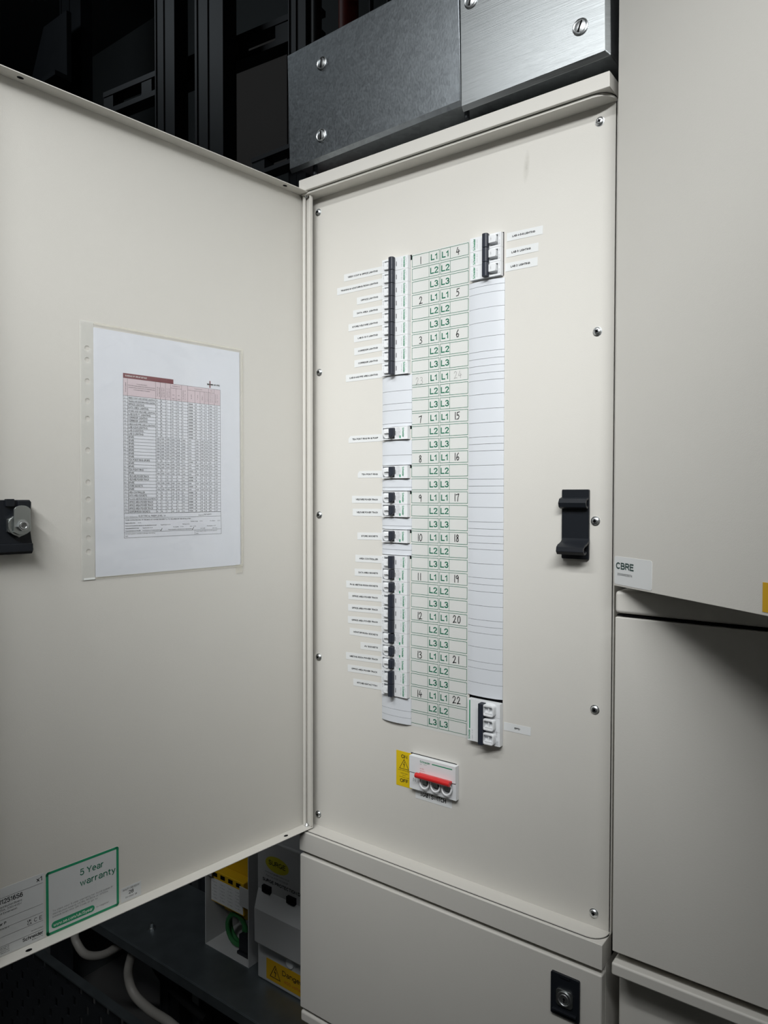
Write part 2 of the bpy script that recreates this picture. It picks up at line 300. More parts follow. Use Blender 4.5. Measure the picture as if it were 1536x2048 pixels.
# rolled tray edges inside the two lips
out = [(-186, 0)]+[(-186, -23)]+[(262+20*math.sin(math.radians(t)), -3-20*math.cos(math.radians(t))) for t in range(0, 91, 15)]+[(282, 0)]
n = len(out)
for z0, z1, zz in ((766.0, 769.4, 769.44), (-193.7, -192.4, -193.74)):
    b = MB(WORLD)
    b.raw([(x, y, z0) for x, y in out]+[(x, y, z1) for x, y in out], [tuple(range(n))[::-1], tuple(range(n, 2*n))]+[(i, (i+1) % n, n+(i+1) % n, n+i) for i in range(n)], 'cream_paint')
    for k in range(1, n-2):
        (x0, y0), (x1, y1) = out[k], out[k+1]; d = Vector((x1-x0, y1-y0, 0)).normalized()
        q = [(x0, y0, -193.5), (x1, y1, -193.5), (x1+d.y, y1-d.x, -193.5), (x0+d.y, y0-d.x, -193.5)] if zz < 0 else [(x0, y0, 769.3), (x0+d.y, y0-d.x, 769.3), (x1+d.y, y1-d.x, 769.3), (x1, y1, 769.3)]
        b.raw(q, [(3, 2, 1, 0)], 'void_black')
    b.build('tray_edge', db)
b = MB(BOARD); b.box(-186.4, 280.6, -192.5, 768.5, -1.5, 0, 'panel_paint')
fp = b.build('front_panel', db)
# a faint rubbed mark on the panel
nt = M['panel_paint'].node_tree; bs = nt.nodes['Principled BSDF']; src = bs.inputs['Base Color'].links[0].from_socket
tc = nt.nodes.new('ShaderNodeTexCoord'); mp = nt.nodes.new('ShaderNodeMapping'); mp.vector_type = 'TEXTURE'
mp.inputs['Location'].default_value = ((170-48)/1000, 0, (722+223)/1000); mp.inputs['Scale'].default_value = (0.0045, 1, 0.022); mp.inputs['Rotation'].default_value = (0, 0.08, 0)
nt.links.new(tc.outputs['Object'], mp.inputs['Vector'])
gr = nt.nodes.new('ShaderNodeTexGradient'); gr.gradient_type = 'SPHERICAL'; nt.links.new(mp.outputs[0], gr.inputs['Vector'])
nz = nt.nodes.new('ShaderNodeTexNoise'); nz.inputs['Scale'].default_value = 220; nt.links.new(tc.outputs['Object'], nz.inputs['Vector'])
mu = nt.nodes.new('ShaderNodeMath'); mu.operation = 'MULTIPLY'; nt.links.new(gr.outputs['Fac'], mu.inputs[0]); nt.links.new(nz.outputs['Fac'], mu.inputs[1])
mx = nt.nodes.new('ShaderNodeMix'); mx.data_type = 'RGBA'; mx.inputs[7].default_value = (0.40, 0.385, 0.34, 1)
nt.links.new(mu.outputs[0], mx.inputs[0]); nt.links.new(src, mx.inputs[6]); nt.links.new(mx.outputs[2], bs.inputs['Base Color'])

def screw(fr, a, b_, parent, name='screw', rad=4.6, rot=0.3, h=3.0):
    b = MB(fr); b.lathe((a, b_, 0), [(rad+0.9, 0), (rad+0.9, 0.5), (rad, 0.6), (rad, h*0.55), (rad*0.8, h*0.88), (rad*0.55, h)], 'screw_steel', 20)
    for t in (rot, rot+math.pi/2):
        c, s_ = math.cos(t), math.sin(t); L, q = rad*0.45, rad*0.17; z = h+0.06
        b.add([(a-c*L+s_*q, b_-s_*L-c*q, z), (a+c*L+s_*q, b_+s_*L-c*q, z), (a+c*L-s_*q, b_+s_*L+c*q, z), (a-c*L-s_*q, b_-s_*L+c*q, z)], [(0, 1, 2, 3)], 'void_black')
    return b.build(name, parent)
for i, (x, z) in enumerate([(262.1, 748.9), (261.3, 508), (260.8, 287.6), (262, 65.8), (262.9, -176.3), (-172.6, 745.3), (-170.7, 503.8), (-170.8, 287.1), (-172, 69), (-173.1, -174.8)]):
    screw(BOARD, x, z, db, rot=0.3+0.7*i)

# circuit chart between the two breaker columns
NUM = {0: ('1', '4'), 1: ('2', '5'), 2: ('3', '6'), 3: ('23', '24'), 4: ('7', '15'), 5: ('8', '16'), 6: ('9', '17'), 7: ('10', '18'), 8: ('11', '19'), 9: ('12', '20'), 10: ('13', '21'), 11: ('14', '22')}
HAND = {'0': [[(.5, 1), (.2, .8), (.12, .45), (.25, .1), (.5, 0), (.78, .15), (.88, .5), (.78, .85), (.5, 1)]],
        '1': [[(.5, 1), (.47, .5), (.5, 0)]],
        '2': [[(.1, .75), (.25, .97), (.55, 1), (.78, .82), (.7, .55), (.4, .25), (.08, .02), (.5, .08), (.95, .05)]],
        '3': [[(.12, .88), (.4, 1), (.75, .9), (.75, .68), (.4, .54), (.8, .42), (.88, .2), (.6, .02), (.1, .06)]],
        '4': [[(.45, 1), (.1, .38), (.5, .35), (1, .42)], [(.72, .68), (.66, .0)]],
        '5': [[(.95, 1), (.3, .97), (.25, .58), (.65, .6), (.85, .35), (.65, .06), (.1, .04)]],
        '6': [[(.7, 1), (.35, .75), (.15, .35), (.35, .03), (.7, .05), (.82, .32), (.6, .5), (.25, .38)]],
        '7': [[(.05, .9), (.85, .98), (.6, .5), (.5, 0)]],
        '8': [[(.75, .85), (.45, 1), (.22, .82), (.4, .6), (.75, .38), (.75, .1), (.45, 0), (.2, .15), (.3, .42), (.65, .62), (.75, .85)]],
        '9': [[(.8, .75), (.55, 1), (.2, .85), (.22, .6), (.5, .52), (.8, .75), (.78, .4), (.72, 0)]]}
def hand(b, t, a, b0, h, wd, m, c):
    x = a-h*0.62*len(t)/2
    for ch in t:
        for st in HAND[ch]: b.line([(x+p*h*0.56, b0+q*h+0.06*h*(p-.5)) for p, q in st], wd, c, m)
        x += h*(0.42 if ch == '1' else 0.72)
b = MB(BOARD); b.rect(-1.2, 90.4, -3.5, 648, 0.12, 'chart_film')
for i in range(36):
    zt = 646-18*i; zb = zt-15.2; g = i//3
    for (x0, xd, x1) in ((0, 27.5, 43.9), (45.9, 61, 88.7)):
        b.line([(x0, zb), (x1, zb), (x1, zt), (x0, zt)], 0.6, 0.22, 'green_ink', True); b.line([(xd, zb), (xd, zt)], 0.5, 0.2, 'green_ink')
    t = 'L%d' % (i % 3+1)
    b.text(t, 35.9, zb+3.2, 8.6, 0.24, 'green_ink', al='c', bold=0.032, wide=1.04); b.text(t, 53.5, zb+3.2, 8.6, 0.24, 'green_ink', al='c', bold=0.032, wide=1.04)
    if i % 3 == 0:
        l, rr_ = NUM[g]; pen = g == 3
        hand(b, l, 14.5 if not pen else 12, zb+1.8-(1.2 if pen else 0), 9.4, 0.5 if pen else 1.0, 'pencil_ink' if pen else 'black_ink', 0.26)
        hand(b, rr_, 73, zb+3.0, 9.4, 0.5 if pen else 1.05, 'pencil_ink' if pen else 'black_ink', 0.26)
b.build('circuit_chart', db, label='printed green grid of L1, L2 and L3 rows with handwritten numbers')

# dark cut-outs behind the devices, then the ribbed white blanking plates
for x0, x1, z0, z1 in ((-8, -0.4, 641, 648), (-8, -0.4, 409, 413.4), (-8, -0.4, 355, 359.4), (-8, -0.4, 319, 323.4), (-8, -0.4, 265, 269.4), (-8, -0.4, 229, 233.4), (132, 140.1, 594, 648.9), (93, 141.6, 2, 56.4), (0, 74.2, -86, -41.2)):
    b = MB(BOARD); b.rect(x0, x1, z0, z1, 0.19, 'void_black'); b.build('cut_out', db, label='dark edge of the opening round a breaker')
def blank(x0, x1, z0, z1):
    b = MB(BOARD); n = 8; pr = []
    for i in range(n+1):
        t = i/n; pr.append((x0+(x1-x0)*t, 1.2+3.6*(1-(2*t-1)**2)**0.6))
    zz0, zz1 = z0+0.22, z1-0.22; vs = []
    for a, c in pr: vs += [(a, zz0, 0.16), (a, zz0, c), (a, zz1, c), (a, zz1, 0.16)]
    fs = []
    for i in range(n):
        p, q = i*4, i*4+4; fs += [(p, q, q+1, p+1), (p+1, q+1, q+2, p+2), (p+2, q+2, q+3, p+3)]
    fs += [(0, 1, 2, 3), (n*4+3, n*4+2, n*4+1, n*4)]
    b.add(vs, fs, 'blank_plastic'); b.build('blanking_plate', db)
def blanks(x0, x1, zs):
    b = MB(BOARD); b.rect(x0, x1, zs[-1], zs[0], 0.17, 'groove_grey'); b.build('blank_backing', db)
    for k in range(len(zs)-1): blank(x0, x1, zs[k+1], zs[k])
blanks(-50, 0.4, [484, 462.7, 445.2, 435.9, 417.6, 413.2]); blanks(-50, 0.4, [393.6, 373.4, 359.6]); blanks(-50, 0.4, [339.6, 328.5, 323.6])
blanks(-50, 0.4, [285.6, 274.4, 269.6]); blanks(-50, 0.4, [249.6, 241, 233.6]); blanks(-50, 0.4, [34, 15.8, 6.1, -3])
blanks(90.6, 141.6, [591.6, 584.6, 575.5, 556.8, 538.7, 520.2, 501.6, 492.3, 483.2, 474.2, 464.8, 446.9, 428.4, 410.6, 392.4, 383.3, 374.5, 356, 338.1, 329.3, 320.2, 301.9, 283.1, 274.2, 265.2, 255.8, 247.6, 229.2, 210.9, 202.4, 193.2, 174.8, 156.4, 147.9, 139.1, 120.7, 101.8, 93, 74.1, 56.5])

# typed circuit labels
LAB = [('VIDEO CONF & OFFICE LIGHTING', -122.1, 637.5, -52.4, 636.7), ('TRAINING & MONITORING ROOM LIGHTING', -135.4, 619.6, -51.9, 619.7), ('OFFICE LIGHTING', -97.6, 599.7, -51.8, 599.9),
       ('DATA AREA  LIGHTING', -104.8, 582.2, -52.2, 581.8), ('STORE/WELFARE LIGHTING', -113.5, 563.2, -52.2, 563.6), ('LAB 9-10-11 LIGHTING', -103.2, 545.7, -52.2, 546.2),
       ('CORRIDOR LIGHTING', -102.5, 526.8, -52.1, 528), ('CORRIDOR LIGHTING', -102.2, 509.3, -52.1, 509.8), ('LAB 8 AND PPE AREA LIGHTING', -118.4, 489.5, -52.1, 489.8),
       ('TEA POINT RING RH & PUMP', -113.3, 399.3, -51.4, 399.5), ('TEA POINT RING', -95.8, 347.7, -51.8, 347.4), ('WELFARE POWER TRACK', -106.6, 311.2, -51.7, 311), ('WELFARE POWER TRACK', -105.2, 292.2, -51.7, 292.6),
       ('STORE SOCKETS', -96.3, 257.5, -51.6, 258.6), ('AREA CONTROLLER', -100.1, 224.7, -51.5, 225.2), ('DATA AREA SOCKETS', -101.4, 204.1, -51.5, 205.3), ('PM & MEETING ROOM SOCKETS', -117.6, 185.4, -51.5, 186.6),
       ('OFFICE AREA POWER TRACK', -113.4, 168.4, -51.4, 169.7), ('OFFICE AREA POWER TRACK', -113.9, 150.8, -51.4, 152.5), ('OFFICE AREA POWER TRACK', -114.3, 132.8, -51.4, 134.8), ('MONITOR ROOM SOCKETS', -110.9, 115.8, -51.3, 116.2),
       ('AV SOCKETS', -90.3, 97, -51.3, 98), ('MEETING ROOM POWER TRACK', -117.9, 78.6, -51.3, 80.7), ('OFFICE AREA POWER TRACK', -114.5, 60.6, -52.3, 62.1), ('KITCHEN EXTACT FAN', -104, 41.2, -52.3, 42.6),
       ('LAB 4-5-6 LIGHTING', 144, 641.1, 192.3, 640.3), ('LAB 3  LIGHTING', 143.1, 621.1, 186.7, 620.9), ('LAB 2  LIGHTING', 142, 603.7, 185.7, 603.4), ('SPD', 143.5, 23.5, 180.6, 23.3)]
for t, x0, z0, x1, z1 in LAB:
    fr = Fr((x0, 0, z0), (x1-x0, 0, z1-z0), (z0-z1, 0, x1-x0)); L = x1-x0+(1.6 if x0 < 0 else 0)
    b = MB(fr)
    if t.startswith('TEA POINT'):
        b.prism([(0.3, -5), (L, -5), (L, 5), (4, 5), (1, 2.6), (0, 0.5)], 0.08, 0.3, 'tape_white')
    else: b.box(0, L, -5.2, 5.2, 0.08, 0.3, 'tape_white')
    if t == 'SPD': b.text(t, L*0.5, -1.2, 2.5, 0.36, 'black_ink', al='c', bold=0.07, wide=1.25)
    elif x0 > 0: b.text(t, 7.8, -1.2, 2.6, 0.36, 'black_ink', fit=L-18, bold=0.06)
    else: b.text(t, 7.6, -1.2, 2.5, 0.36, 'black_ink', fit=L-16.5, bold=0.06)
    b.build('circuit_label', db, label='white tape reading '+' '.join(t.split()))
b = MB(BOARD); b.box(7.8, 67, -103.4, -90, 0.08, 0.3, 'tape_white'); b.text('MAIN SWITCH', 37, -98.9, 6.3, 0.36, 'black_ink', fit=40, al='c', bold=0.045)
b.build('circuit_label', db, label='white tape reading MAIN SWITCH')
b = MB(BOARD); b.box(-25.2, 1.5, -92.6, -43, 0.08, 0.3, 'yellow_sticker'); q = 0.38
b.text('ON', -11.5, -52.6, 5.2, q, 'black_ink', al='c', bold=0.035, wide=1.1); b.text('OFF', -11.5, -87, 5.2, q, 'black_ink', al='c', bold=0.035, wide=1.1)
b.line([(-19.4, -67.5), (-3.8, -67.5), (-11.6, -54)], 0.75, q, 'black_ink', True)
b.line([(-10.9, -57.5), (-12.6, -61.6), (-10.8, -61.2), (-11.9, -65.4)], 0.8, q, 'black_ink')
b.text('LIVE PARTS INSIDE', -11.6, -70.6, 1.5, q, 'black_ink', fit=20, al='c', bold=0.02)
for k, t in enumerate(('Isolate supply', 'before', 'opening any cover')): b.text(t, -11.6, -74.6-2.7*k, 1.5, q, 'black_ink', al='c')
b.build('warning_sticker', db, label='yellow ON and OFF sticker with a lightning triangle')

# black latch keeper
b = MB(BOARD); b.rr(220.5, 254, 242, 324.5, 1.2, 0, 3.6, 'black_plastic', 2)
def jhook(prof, a0, a1, m='black_plastic', wd=2.6):
    n = len(prof); L = []; R_ = []
    for i, (z, h) in enumerate(prof):
        p, q = prof[max(i-1, 0)], prof[min(i+1, n-1)]; dz, dh = q[0]-p[0], q[1]-p[1]; l = math.hypot(dz, dh) or 1
        L.append((z-dh/l*wd/2, h+dz/l*wd/2)); R_.append((z+dh/l*wd/2, h-dz/l*wd/2))
    ring = L+R_[::-1]; k = len(ring)
    b.add([(a0, z, h) for z, h in ring]+[(a1, z, h) for z, h in ring], [(i, i+1, k-2-i, k-1-i) for i in range(n-1)][:0]+[tuple(range(k)), tuple(range(k, 2*k))[::-1]]+[(i, k+i, k+(i+1) % k, (i+1) % k) for i in range(k)], m)
jhook([(314, 3), (312.5, 9), (308.5, 11.5), (304.5, 10.2), (302.8, 6.8), (304.6, 4.8)], 219.6, 253.6)
jhook([(266, 3.2), (262.5, 6), (260, 11), (258.5, 17), (256, 20.6), (252, 21.5), (249.4, 19), (249.6, 14.5), (251.5, 12.5)], 221.5, 255, wd=2.8)
b.build('latch_keeper', db, bevel=0.5, label='black plastic hook plate for the door latch')

# the open door
dr = None
b = MB(DOOR)
b.box(-462, 8, -190.5, 769.5, -1.6, 0, 'cream_paint')
b.box(-462, 8, 768.1, 769.5, 0, 18, 'cream_paint'); b.box(-462, 8, -190.5, -189.1, 0, 18, 'cream_paint')
b.box(6.6, 8, -189.1, 768.1, 0, 18, 'cream_paint'); b.box(-462, -460.6, -189.1, 768.1, 0, 18, 'cream_paint')
b.box(2.2, 8, -187, 766, 16.4, 18, 'cream_paint')
b.cyl((2.4, -189, 5), (2.4, 768, 5), 2.6, 2.6, 'cream_paint', 12)
for u in (-407, -39):
    for z, s_ in ((768.0, -1), (-189.0, 1)):
        n = 14; ring = [(u+3.6*math.cos(2*math.pi*i/n), z+0.05*s_, 10+2.6*math.sin(2*math.pi*i/n)) for i in range(n)]
        b.add(ring, [tuple(range(n)) if s_ < 0 else tuple(range(n))[::-1]], 'void_black')
door = b.build('door', db, bevel=0.5, label='open cream door leaf seen from inside')
b = MB(Fr(DOOR(3, -189.1, 9), DOOR.Wd, DOOR.U)); b.lathe((0, 0, 0), [(3.4, 0), (3.4, 1.6), (2.2, 3.2), (1.2, 5)], 'screw_steel', 14); b.build('hinge_stud', door)
b = MB(Fr(DOOR(3, 768.1, 9), DOOR.U, DOOR.Wd)); b.lathe((0, 0, 0), [(3.4, 0), (3.4, 1.6), (2.2, 3.2), (1.2, 5)], 'screw_steel', 14); b.build('hinge_stud', door)
# latch on the door
b = MB(DOOR)
b.prism([(-460.4, 252.5), (-400, 252.5), (-398.4, 257), (-400.6, 269), (-401.4, 276), (-401.4, 299), (-400.4, 306), (-400.4, 309), (-402.2, 311.5), (-460.4, 311.5)], 0, 12, 'black_plastic')
b.box(-460.4, -400.2, 255, 264, 12, 15.5, 'black_plastic'); b.box(-428, -419, 304.5, 312.6, 10, 15, 'black_plastic'); b.box(-415.5, -402, 303, 310.5, 11, 14.5, 'black_plastic')
lock = b.build('latch_housing', door, bevel=0.8, label='black plastic latch housing')
b = MB(DOOR); cx, cz = -415.5, 284.0
b.prism([(cx+13*math.cos(math.radians(60*i+30)), cz+13*math.sin(math.radians(60*i+30))) for i in range(6)], 12, 17, 'zinc_steel')
b.lathe((cx, cz, 17), [(11.6, 0), (11.6, 1.2), (9.5, 1.2), (9.5, 0.6)], 'zinc_steel', 28)
arc = [(cx+2+8.8*math.cos(t), cz+15.6+6*math.sin(t)) for t in [math.radians(a) for a in range(20, 161, 14)]]
b.prism([(cx-6.8, cz-7), (cx-2, cz-9.4), (cx+6, cz-9.4), (cx+10.8, cz-6)]+arc, 18.2, 21, 'zinc_steel')
b.prism([(cx+2+6*math.cos(math.radians(60*i+12)), cz+6*math.sin(math.radians(60*i+12))) for i in range(6)], 21, 24.5, 'screw_steel')
b.lathe((cx+2, cz, 24.5), [(4.4, 0), (4.4, 0.4), (3.2, 0.5), (2.8, -0.2)], 'screw_steel', 20)
b.build('cam_lock', door, bevel=0.4, label='zinc cam lock with hexagon nut and tongue')
# stickers on the door
b = MB(DOOR); a0, a1, z0, z1 = -384, -296.2, -188.6, -115; c = 0.3
b.rr(a0, a1, z0, z1, 2.2, 0.05, 0.22, 'label_grey', 4)
for o_ in (1.5,): b.line(rrect(a0+o_, a1-o_, z0+o_, z1-o_, 1.8, 4), 3.0, c, 'logo_green', True)
b.text('5 Year', -344, -133.5, 7.8, c, 'green_ink', fit=28, bold=0.015); b.text('warranty', -344, -146.3, 7.8, c, 'green_ink', fit=43, bold=0.015)
for k, (t, f_) in enumerate((('To claim your 5 year warranty for Acti9 Isobar P', 72), ('distribution board, MCBs, RCBOs or AFDDs', 66), ('please scan this QR Code or go to', 53))): b.text(t, -376.5, -163.1-3.3*k, 2.0, c, 'grey_ink', fit=f_)
b.prism(rrect(-378, -327, -182.6, -174.8, 3.85, 8), 0.22, 0.3, 'logo_green'); b.text('www.se.com/uk/5year', -375.5, -180.6, 3.6, 0.36, 'white_ink', fit=46, bold=0.01)
b.text('to register', -325, -180, 2.0, c, 'grey_ink', fit=16)
b.build('warranty_sticker', door, label='grey sticker in a green frame reading 5 Year warranty')
b = MB(DOOR); b.box(-293.4, -266.6, -187.8, -170, 0.05, 0.22, 'label_grey')
b.text('QUALITY CHECKED BY', -280, -174.2, 2.2, c, 'black_ink', fit=22, al='c'); b.text('28', -280, -180.3, 4.6, c, 'black_ink', al='c', bold=0.02); b.text('SW-2023  28', -280, -184.3, 2.0, c, 'black_ink', fit=15, al='c')
b.build('quality_sticker', door, label='small sticker reading QUALITY CHECKED BY 28')
b = MB(DOOR); b.box(-461, -386, -188.6, -113.5, 0.05, 0.22, 'label_grey'); e = -387.6
b.text('x1', e-0.5, -121.5, 5.4, c, 'black_ink', al='r', bold=0.02, wide=1.05); b.line([(-460, -124.3), (e, -124.3)], 0.3, c, 'black_ink')
b.text('SEA9BPN12516S6', -415, -122, 5.6, c, 'black_ink', al='r', bold=0.03, fit=64) if False else b.text('SEA9BPN12516S6', -409.5, -131.2, 5.4, c, 'black_ink', al='r', bold=0.03, fit=49)
for k, t in enumerate(('Acti9 Isobar B Distribution Board', 'TPN 16, 125A, 230/415V', 'Incomer and Extension')): b.text(t, -410.5-5*(k == 2), -135.6-3.5*k, 2.3, c, 'black_ink', al='r', fit=(44, 38, 34)[k])
b.line([(-460, -148.5), (e, -148.5)], 0.3, c, 'black_ink'); b.text('Acti9 Isobar P', -427, -154.5, 3.0, c, 'black_ink', al='r', bold=0.03)
b.text('BS EN 61439-3', -424, -159.8, 1.9, c, 'black_ink', al='r'); b.line([(-460, -158.2), (e, -158.2)], 0.3, c, 'black_ink')
b.text('UK', -400.4, -163.0, 2.6, c, 'black_ink', al='r', bold=0.03); b.text('CA', -400.0, -166.4, 2.6, c, 'black_ink', al='r', bold=0.03)
b.text('C', -395.5, -165.6, 4.4, c, 'black_ink', al='c', bold=0.0); b.text('E', -390, -165.6, 4.4, c, 'black_ink', al='c', bold=0.0)
b.line([(-460, -167.6), (e, -167.6)], 0.3, c, 'black_ink'); b.text('IP3X', -443, -163, 2.0, c, 'black_ink', al='r'); b.text('IK08', -443, -166.6, 2.0, c, 'black_ink', al='r')
b.text('se.com/contact', e, -175.2, 1.4, c, 'black_ink', al='r'); b.line([(-460, -177.8), (e, -177.8)], 0.3, c, 'black_ink')
b.text('Schneider', e, -183.0, 4.0, c, 'black_ink', al='r', bold=0.03, fit=22); b.text('Electric', e, -185.4, 1.4, c, 'black_ink', al='r', fit=12)
for k, t in enumerate(('Made in the UK', 'Telford, TF3 3BL, UK', 'Stafford Park', 'Schneider Electric Ltd')): b.text(t, -424, -180-2*k, 1.3, c, 'black_ink', al='r')
b.build('rating_label', door, label='grey rating label of black print with ruled lines')

# ------------------------------------------------------------------ breakers
def face_text(b, t, x, zc, h, m, fit, c=7.06, al='c', bold=0.0): b.text(t, x, zc, h, c, m, fit=fit, al=al, rot=-math.pi/2, bold=bold)
def body_with_hole(b, x0, x1, z0, z1, hx0, hx1, hz0, hz1, dep):
    m = 'white_plastic'; P = 7.0
    b.box(x0, hx0, z0, z1, 0.2, P, m); b.box(hx1, x1, z0, z1, 0.2, P, m); b.box(hx0, hx1, z0, hz0, 0.2, P, m); b.box(hx0, hx1, hz1, z1, 0.2, P, m); b.box(hx0, hx1, hz0, hz1, 0.2, P-dep, m)
GRP_M = 'single pole circuit breakers'; GRP_R = 'breakers with residual current protection'
def make_mcb(loc, label):
    t = thing('circuit_breaker', label, 'circuit breaker', loc, GRP_M)
    fr = Fr(loc, (1, 0, 0), (0, 0, 1)); b = MB(fr)
    body_with_hole(b, -22, 22, -8.85, 8.85, -18, -6, -6.6, 6.6, 5.5)
    face_text(b, 'Schneider', 14.4, 0, 3.3, 'logo_green', 14.5, bold=0.04); face_text(b, 'iC60H  B10', 11.2, 0, 1.2, 'grey_ink', 11)
    face_text(b, 'B10', -20.6, 3.4, 1.5, 'grey_ink', 5.5); face_text(b, '230V', -20.4, -5, 0.9, 'grey_ink', 4.2)
    b.box(2.2, 3.2, -3.4, 3.0, 7, 7.06, 'black_ink')
    face_text(b, '10000  3', 18.6, 1, 1.0, 'grey_ink', 9)
    b.build('body', t, bevel=0.35)
    b = MB(fr)                                             # white rocking lever, then the dark grip
    b.prism([(-16.6, -4.4), (-15.2, -6.0), (-7, -6.0), (-6.4, -6.0), (-6.4, 3.6), (-15.6, 3.6), (-16.6, 2.6)], 1.6, 10.6, 'white_plastic')
    b.text('I.ON', -10.4, -1.2, 1.5, 10.66, 'grey_ink', al='c', rot=-math.pi/2)
    b.build('lever', t, bevel=0.9)
    b = MB(fr); pts = rrect(-6.5, 1.4, 0, 8.2, 2.6, 4)
    vs = [(a, -8.7, 7+h-0.2) for a, h in pts]+[(a, 8.7, 7+h-0.2) for a, h in pts]; n = len(pts)
    b.add(vs, [tuple(range(n)), tuple(range(n, 2*n))[::-1]]+[(i, n+i, n+(i+1) % n, (i+1) % n) for i in range(n)], 'handle_black')
    b.build('grip', t, bevel=0.3, label='dark charcoal grip bar')
    return t
def make_rcbo(loc, label):
    t = thing('residual_current_breaker', label, 'circuit breaker', loc, GRP_R)
    fr = Fr(loc, (1, 0, 0), (0, 0, 1)); b = MB(fr)
    body_with_hole(b, -22, 22, -8.85, 8.85, -20.5, 0.2, -7.6, 7.8, 4.5)
    face_text(b, 'Schneider', 13.2, 0.4, 3.3, 'logo_green', 13, bold=0.04)
    for k, (x, f_) in enumerate(((3.6, 12), (5.6, 14), (7.4, 13), (9.4, 11))): face_text(b, ('IDn 30mA', 'iC60 RCBO B32', '230V 50Hz 6000', 'I test T')[k], x, 1, 1.15, 'grey_ink', f_)
    b.rr(8.6, 10.6, -7.4, -3.6, 0.8, 7, 7.1, 'logo_green', 3); b.box(1.4, 2.2, -3.2, 3.0, 7, 7.06, 'black_ink')
    b.build('body', t, bevel=0.35)
    b = MB(fr)
    arc = [(-12.6+6.6*math.cos(math.radians(a)), -0.6+6.4*math.sin(math.radians(a))) for a in range(180, 361, 15)]
    b.prism(arc+[(-6.0, 6.4), (-17.5, 6.4), (-19.2, 4.6)], 2.7, 8.2, 'white_plastic')
    b.prism([(-17, -3), (-8, -3), (-6.6, 4.2), (-16.5, 4.2)], 8.2, 8.7, 'white_plastic'); b.box(-15.6, -7, 0.0, 4.6, 8.2, 11.2, 'white_plastic')
    b.text('T', -11.4, 0.6, 2.6, 11.26, 'grey_ink', al='c', rot=-math.pi/2)
    b.build('lever', t, bevel=0.7)
    b = MB(fr); b.prism([(-6.4, -6), (-3, -6.6), (0.2, -4.6), (1.0, -2), (1.0, 7.2), (-6.4, 7.2)], 2.6, 13.2, 'handle_black'); b.build('grip', t, bevel=1.2, label='dark charcoal grip')
    return t
XL = -24.5; rowz = lambda r_: 646-18*(r_-1)-8.1
LEFT = [(1, 'm', 'beside the VIDEO CONF & OFFICE LIGHTING label, topmost of the left column'), (2, 'm', 'beside the TRAINING & MONITORING ROOM LIGHTING label'), (3, 'm', 'beside the label reading just OFFICE LIGHTING'), (4, 'm', 'beside the DATA AREA LIGHTING label'),
        (5, 'm', 'beside the STORE/WELFARE LIGHTING label'), (6, 'm', 'beside the LAB 9-10-11 LIGHTING label'), (7, 'm', 'beside the upper of two CORRIDOR LIGHTING labels'), (8, 'm', 'beside the lower of two CORRIDOR LIGHTING labels'),
        (9, 'm', 'beside the LAB 8 AND PPE AREA LIGHTING label'), (14, 'r', 'beside the TEA POINT RING RH & PUMP label, standing alone'), (17, 'r', 'beside the short TEA POINT RING label, standing alone'),
        (19, 'r', 'beside the upper of two WELFARE POWER TRACK labels'), (20, 'r', 'beside the lower of two WELFARE POWER TRACK labels'), (22, 'r', 'beside the STORE SOCKETS label, standing alone'), (24, 'm', 'beside the AREA CONTROLLER label'),
        (25, 'r', 'beside the DATA AREA SOCKETS label'), (26, 'r', 'beside the PM & MEETING ROOM SOCKETS label'), (27, 'm', 'beside the topmost of four OFFICE AREA POWER TRACK labels'), (28, 'm', 'beside the second of four OFFICE AREA POWER TRACK labels'),
        (29, 'm', 'beside the OFFICE AREA POWER TRACK label just above MONITOR ROOM'), (30, 'r', 'beside the MONITOR ROOM SOCKETS label'), (31, 'r', 'beside the AV SOCKETS label'), (32, 'r', 'beside the MEETING ROOM POWER TRACK label'),
        (33, 'm', 'beside the OFFICE AREA POWER TRACK label just above KITCHEN'), (34, 'm', 'beside the KITCHEN EXTACT FAN label')]
proto = {}
for r_, k, t in LEFT:
    t = ('white circuit breaker ' if k == 'm' else 'white round-levered breaker ')+t
    loc = (XL, -0.2, rowz(r_))
    if k not in proto: proto[k] = (make_mcb if k == 'm' else make_rcbo)(loc, t)
    else: dup(proto[k], loc, t)
for z, t in ((638.4, 'LAB 4-5-6 LIGHTING'), (620.4, 'LAB 3 LIGHTING'), (602.4, 'LAB 2 LIGHTING')):
    dup(proto['m'], (117.2, -0.2, z+0.3), 'white circuit breaker beside the %s label in the right column' % t, rot=(0, math.pi, 0))

# three-pole breaker feeding the surge device
loc = (117, -0.2, -1); t = thing('surge_breaker', 'white three-lever breaker at the foot of the right column beside the SPD label', 'circuit breaker', loc)
fr = Fr((0, -0.2, 0), (1, 0, 0), (0, 0, 1)); b = MB(fr); b.box(95.2, 142, -2, 52.4, 0.1, 8, 'white_plastic')
b.box(97.3, 98.9, 14, 51, 8, 8.06, 'logo_green'); b.text('Schneider', 98.9, 0, 3.0, 8.07, 'logo_green', fit=12.5, rot=math.pi/2, bold=0.03)
b.text('iC60H   C 32', 102.8, 0, 1.3, 8.07, 'grey_ink', fit=13, rot=math.pi/2); b.text('415V 10000', 138.2, 9, 1.3, 8.07, 'grey_ink', fit=8, rot=math.pi/2); b.text('C32', 139.4, 0, 2.0, 8.07, 'grey_ink', fit=5, rot=math.pi/2)
for z in (16.1, 34.3): b.box(133, 142.02, z-0.12, z+0.12, 8, 8.05, 'grey_ink')
b.build('body', t, bevel=0.5)
b = MB(fr); b.box(115.2, 122.2, -1.6, 51.6, 8, 17.5, 'handle_black'); b.build('grip', t, bevel=1.0, label='charcoal bar joining the three poles')
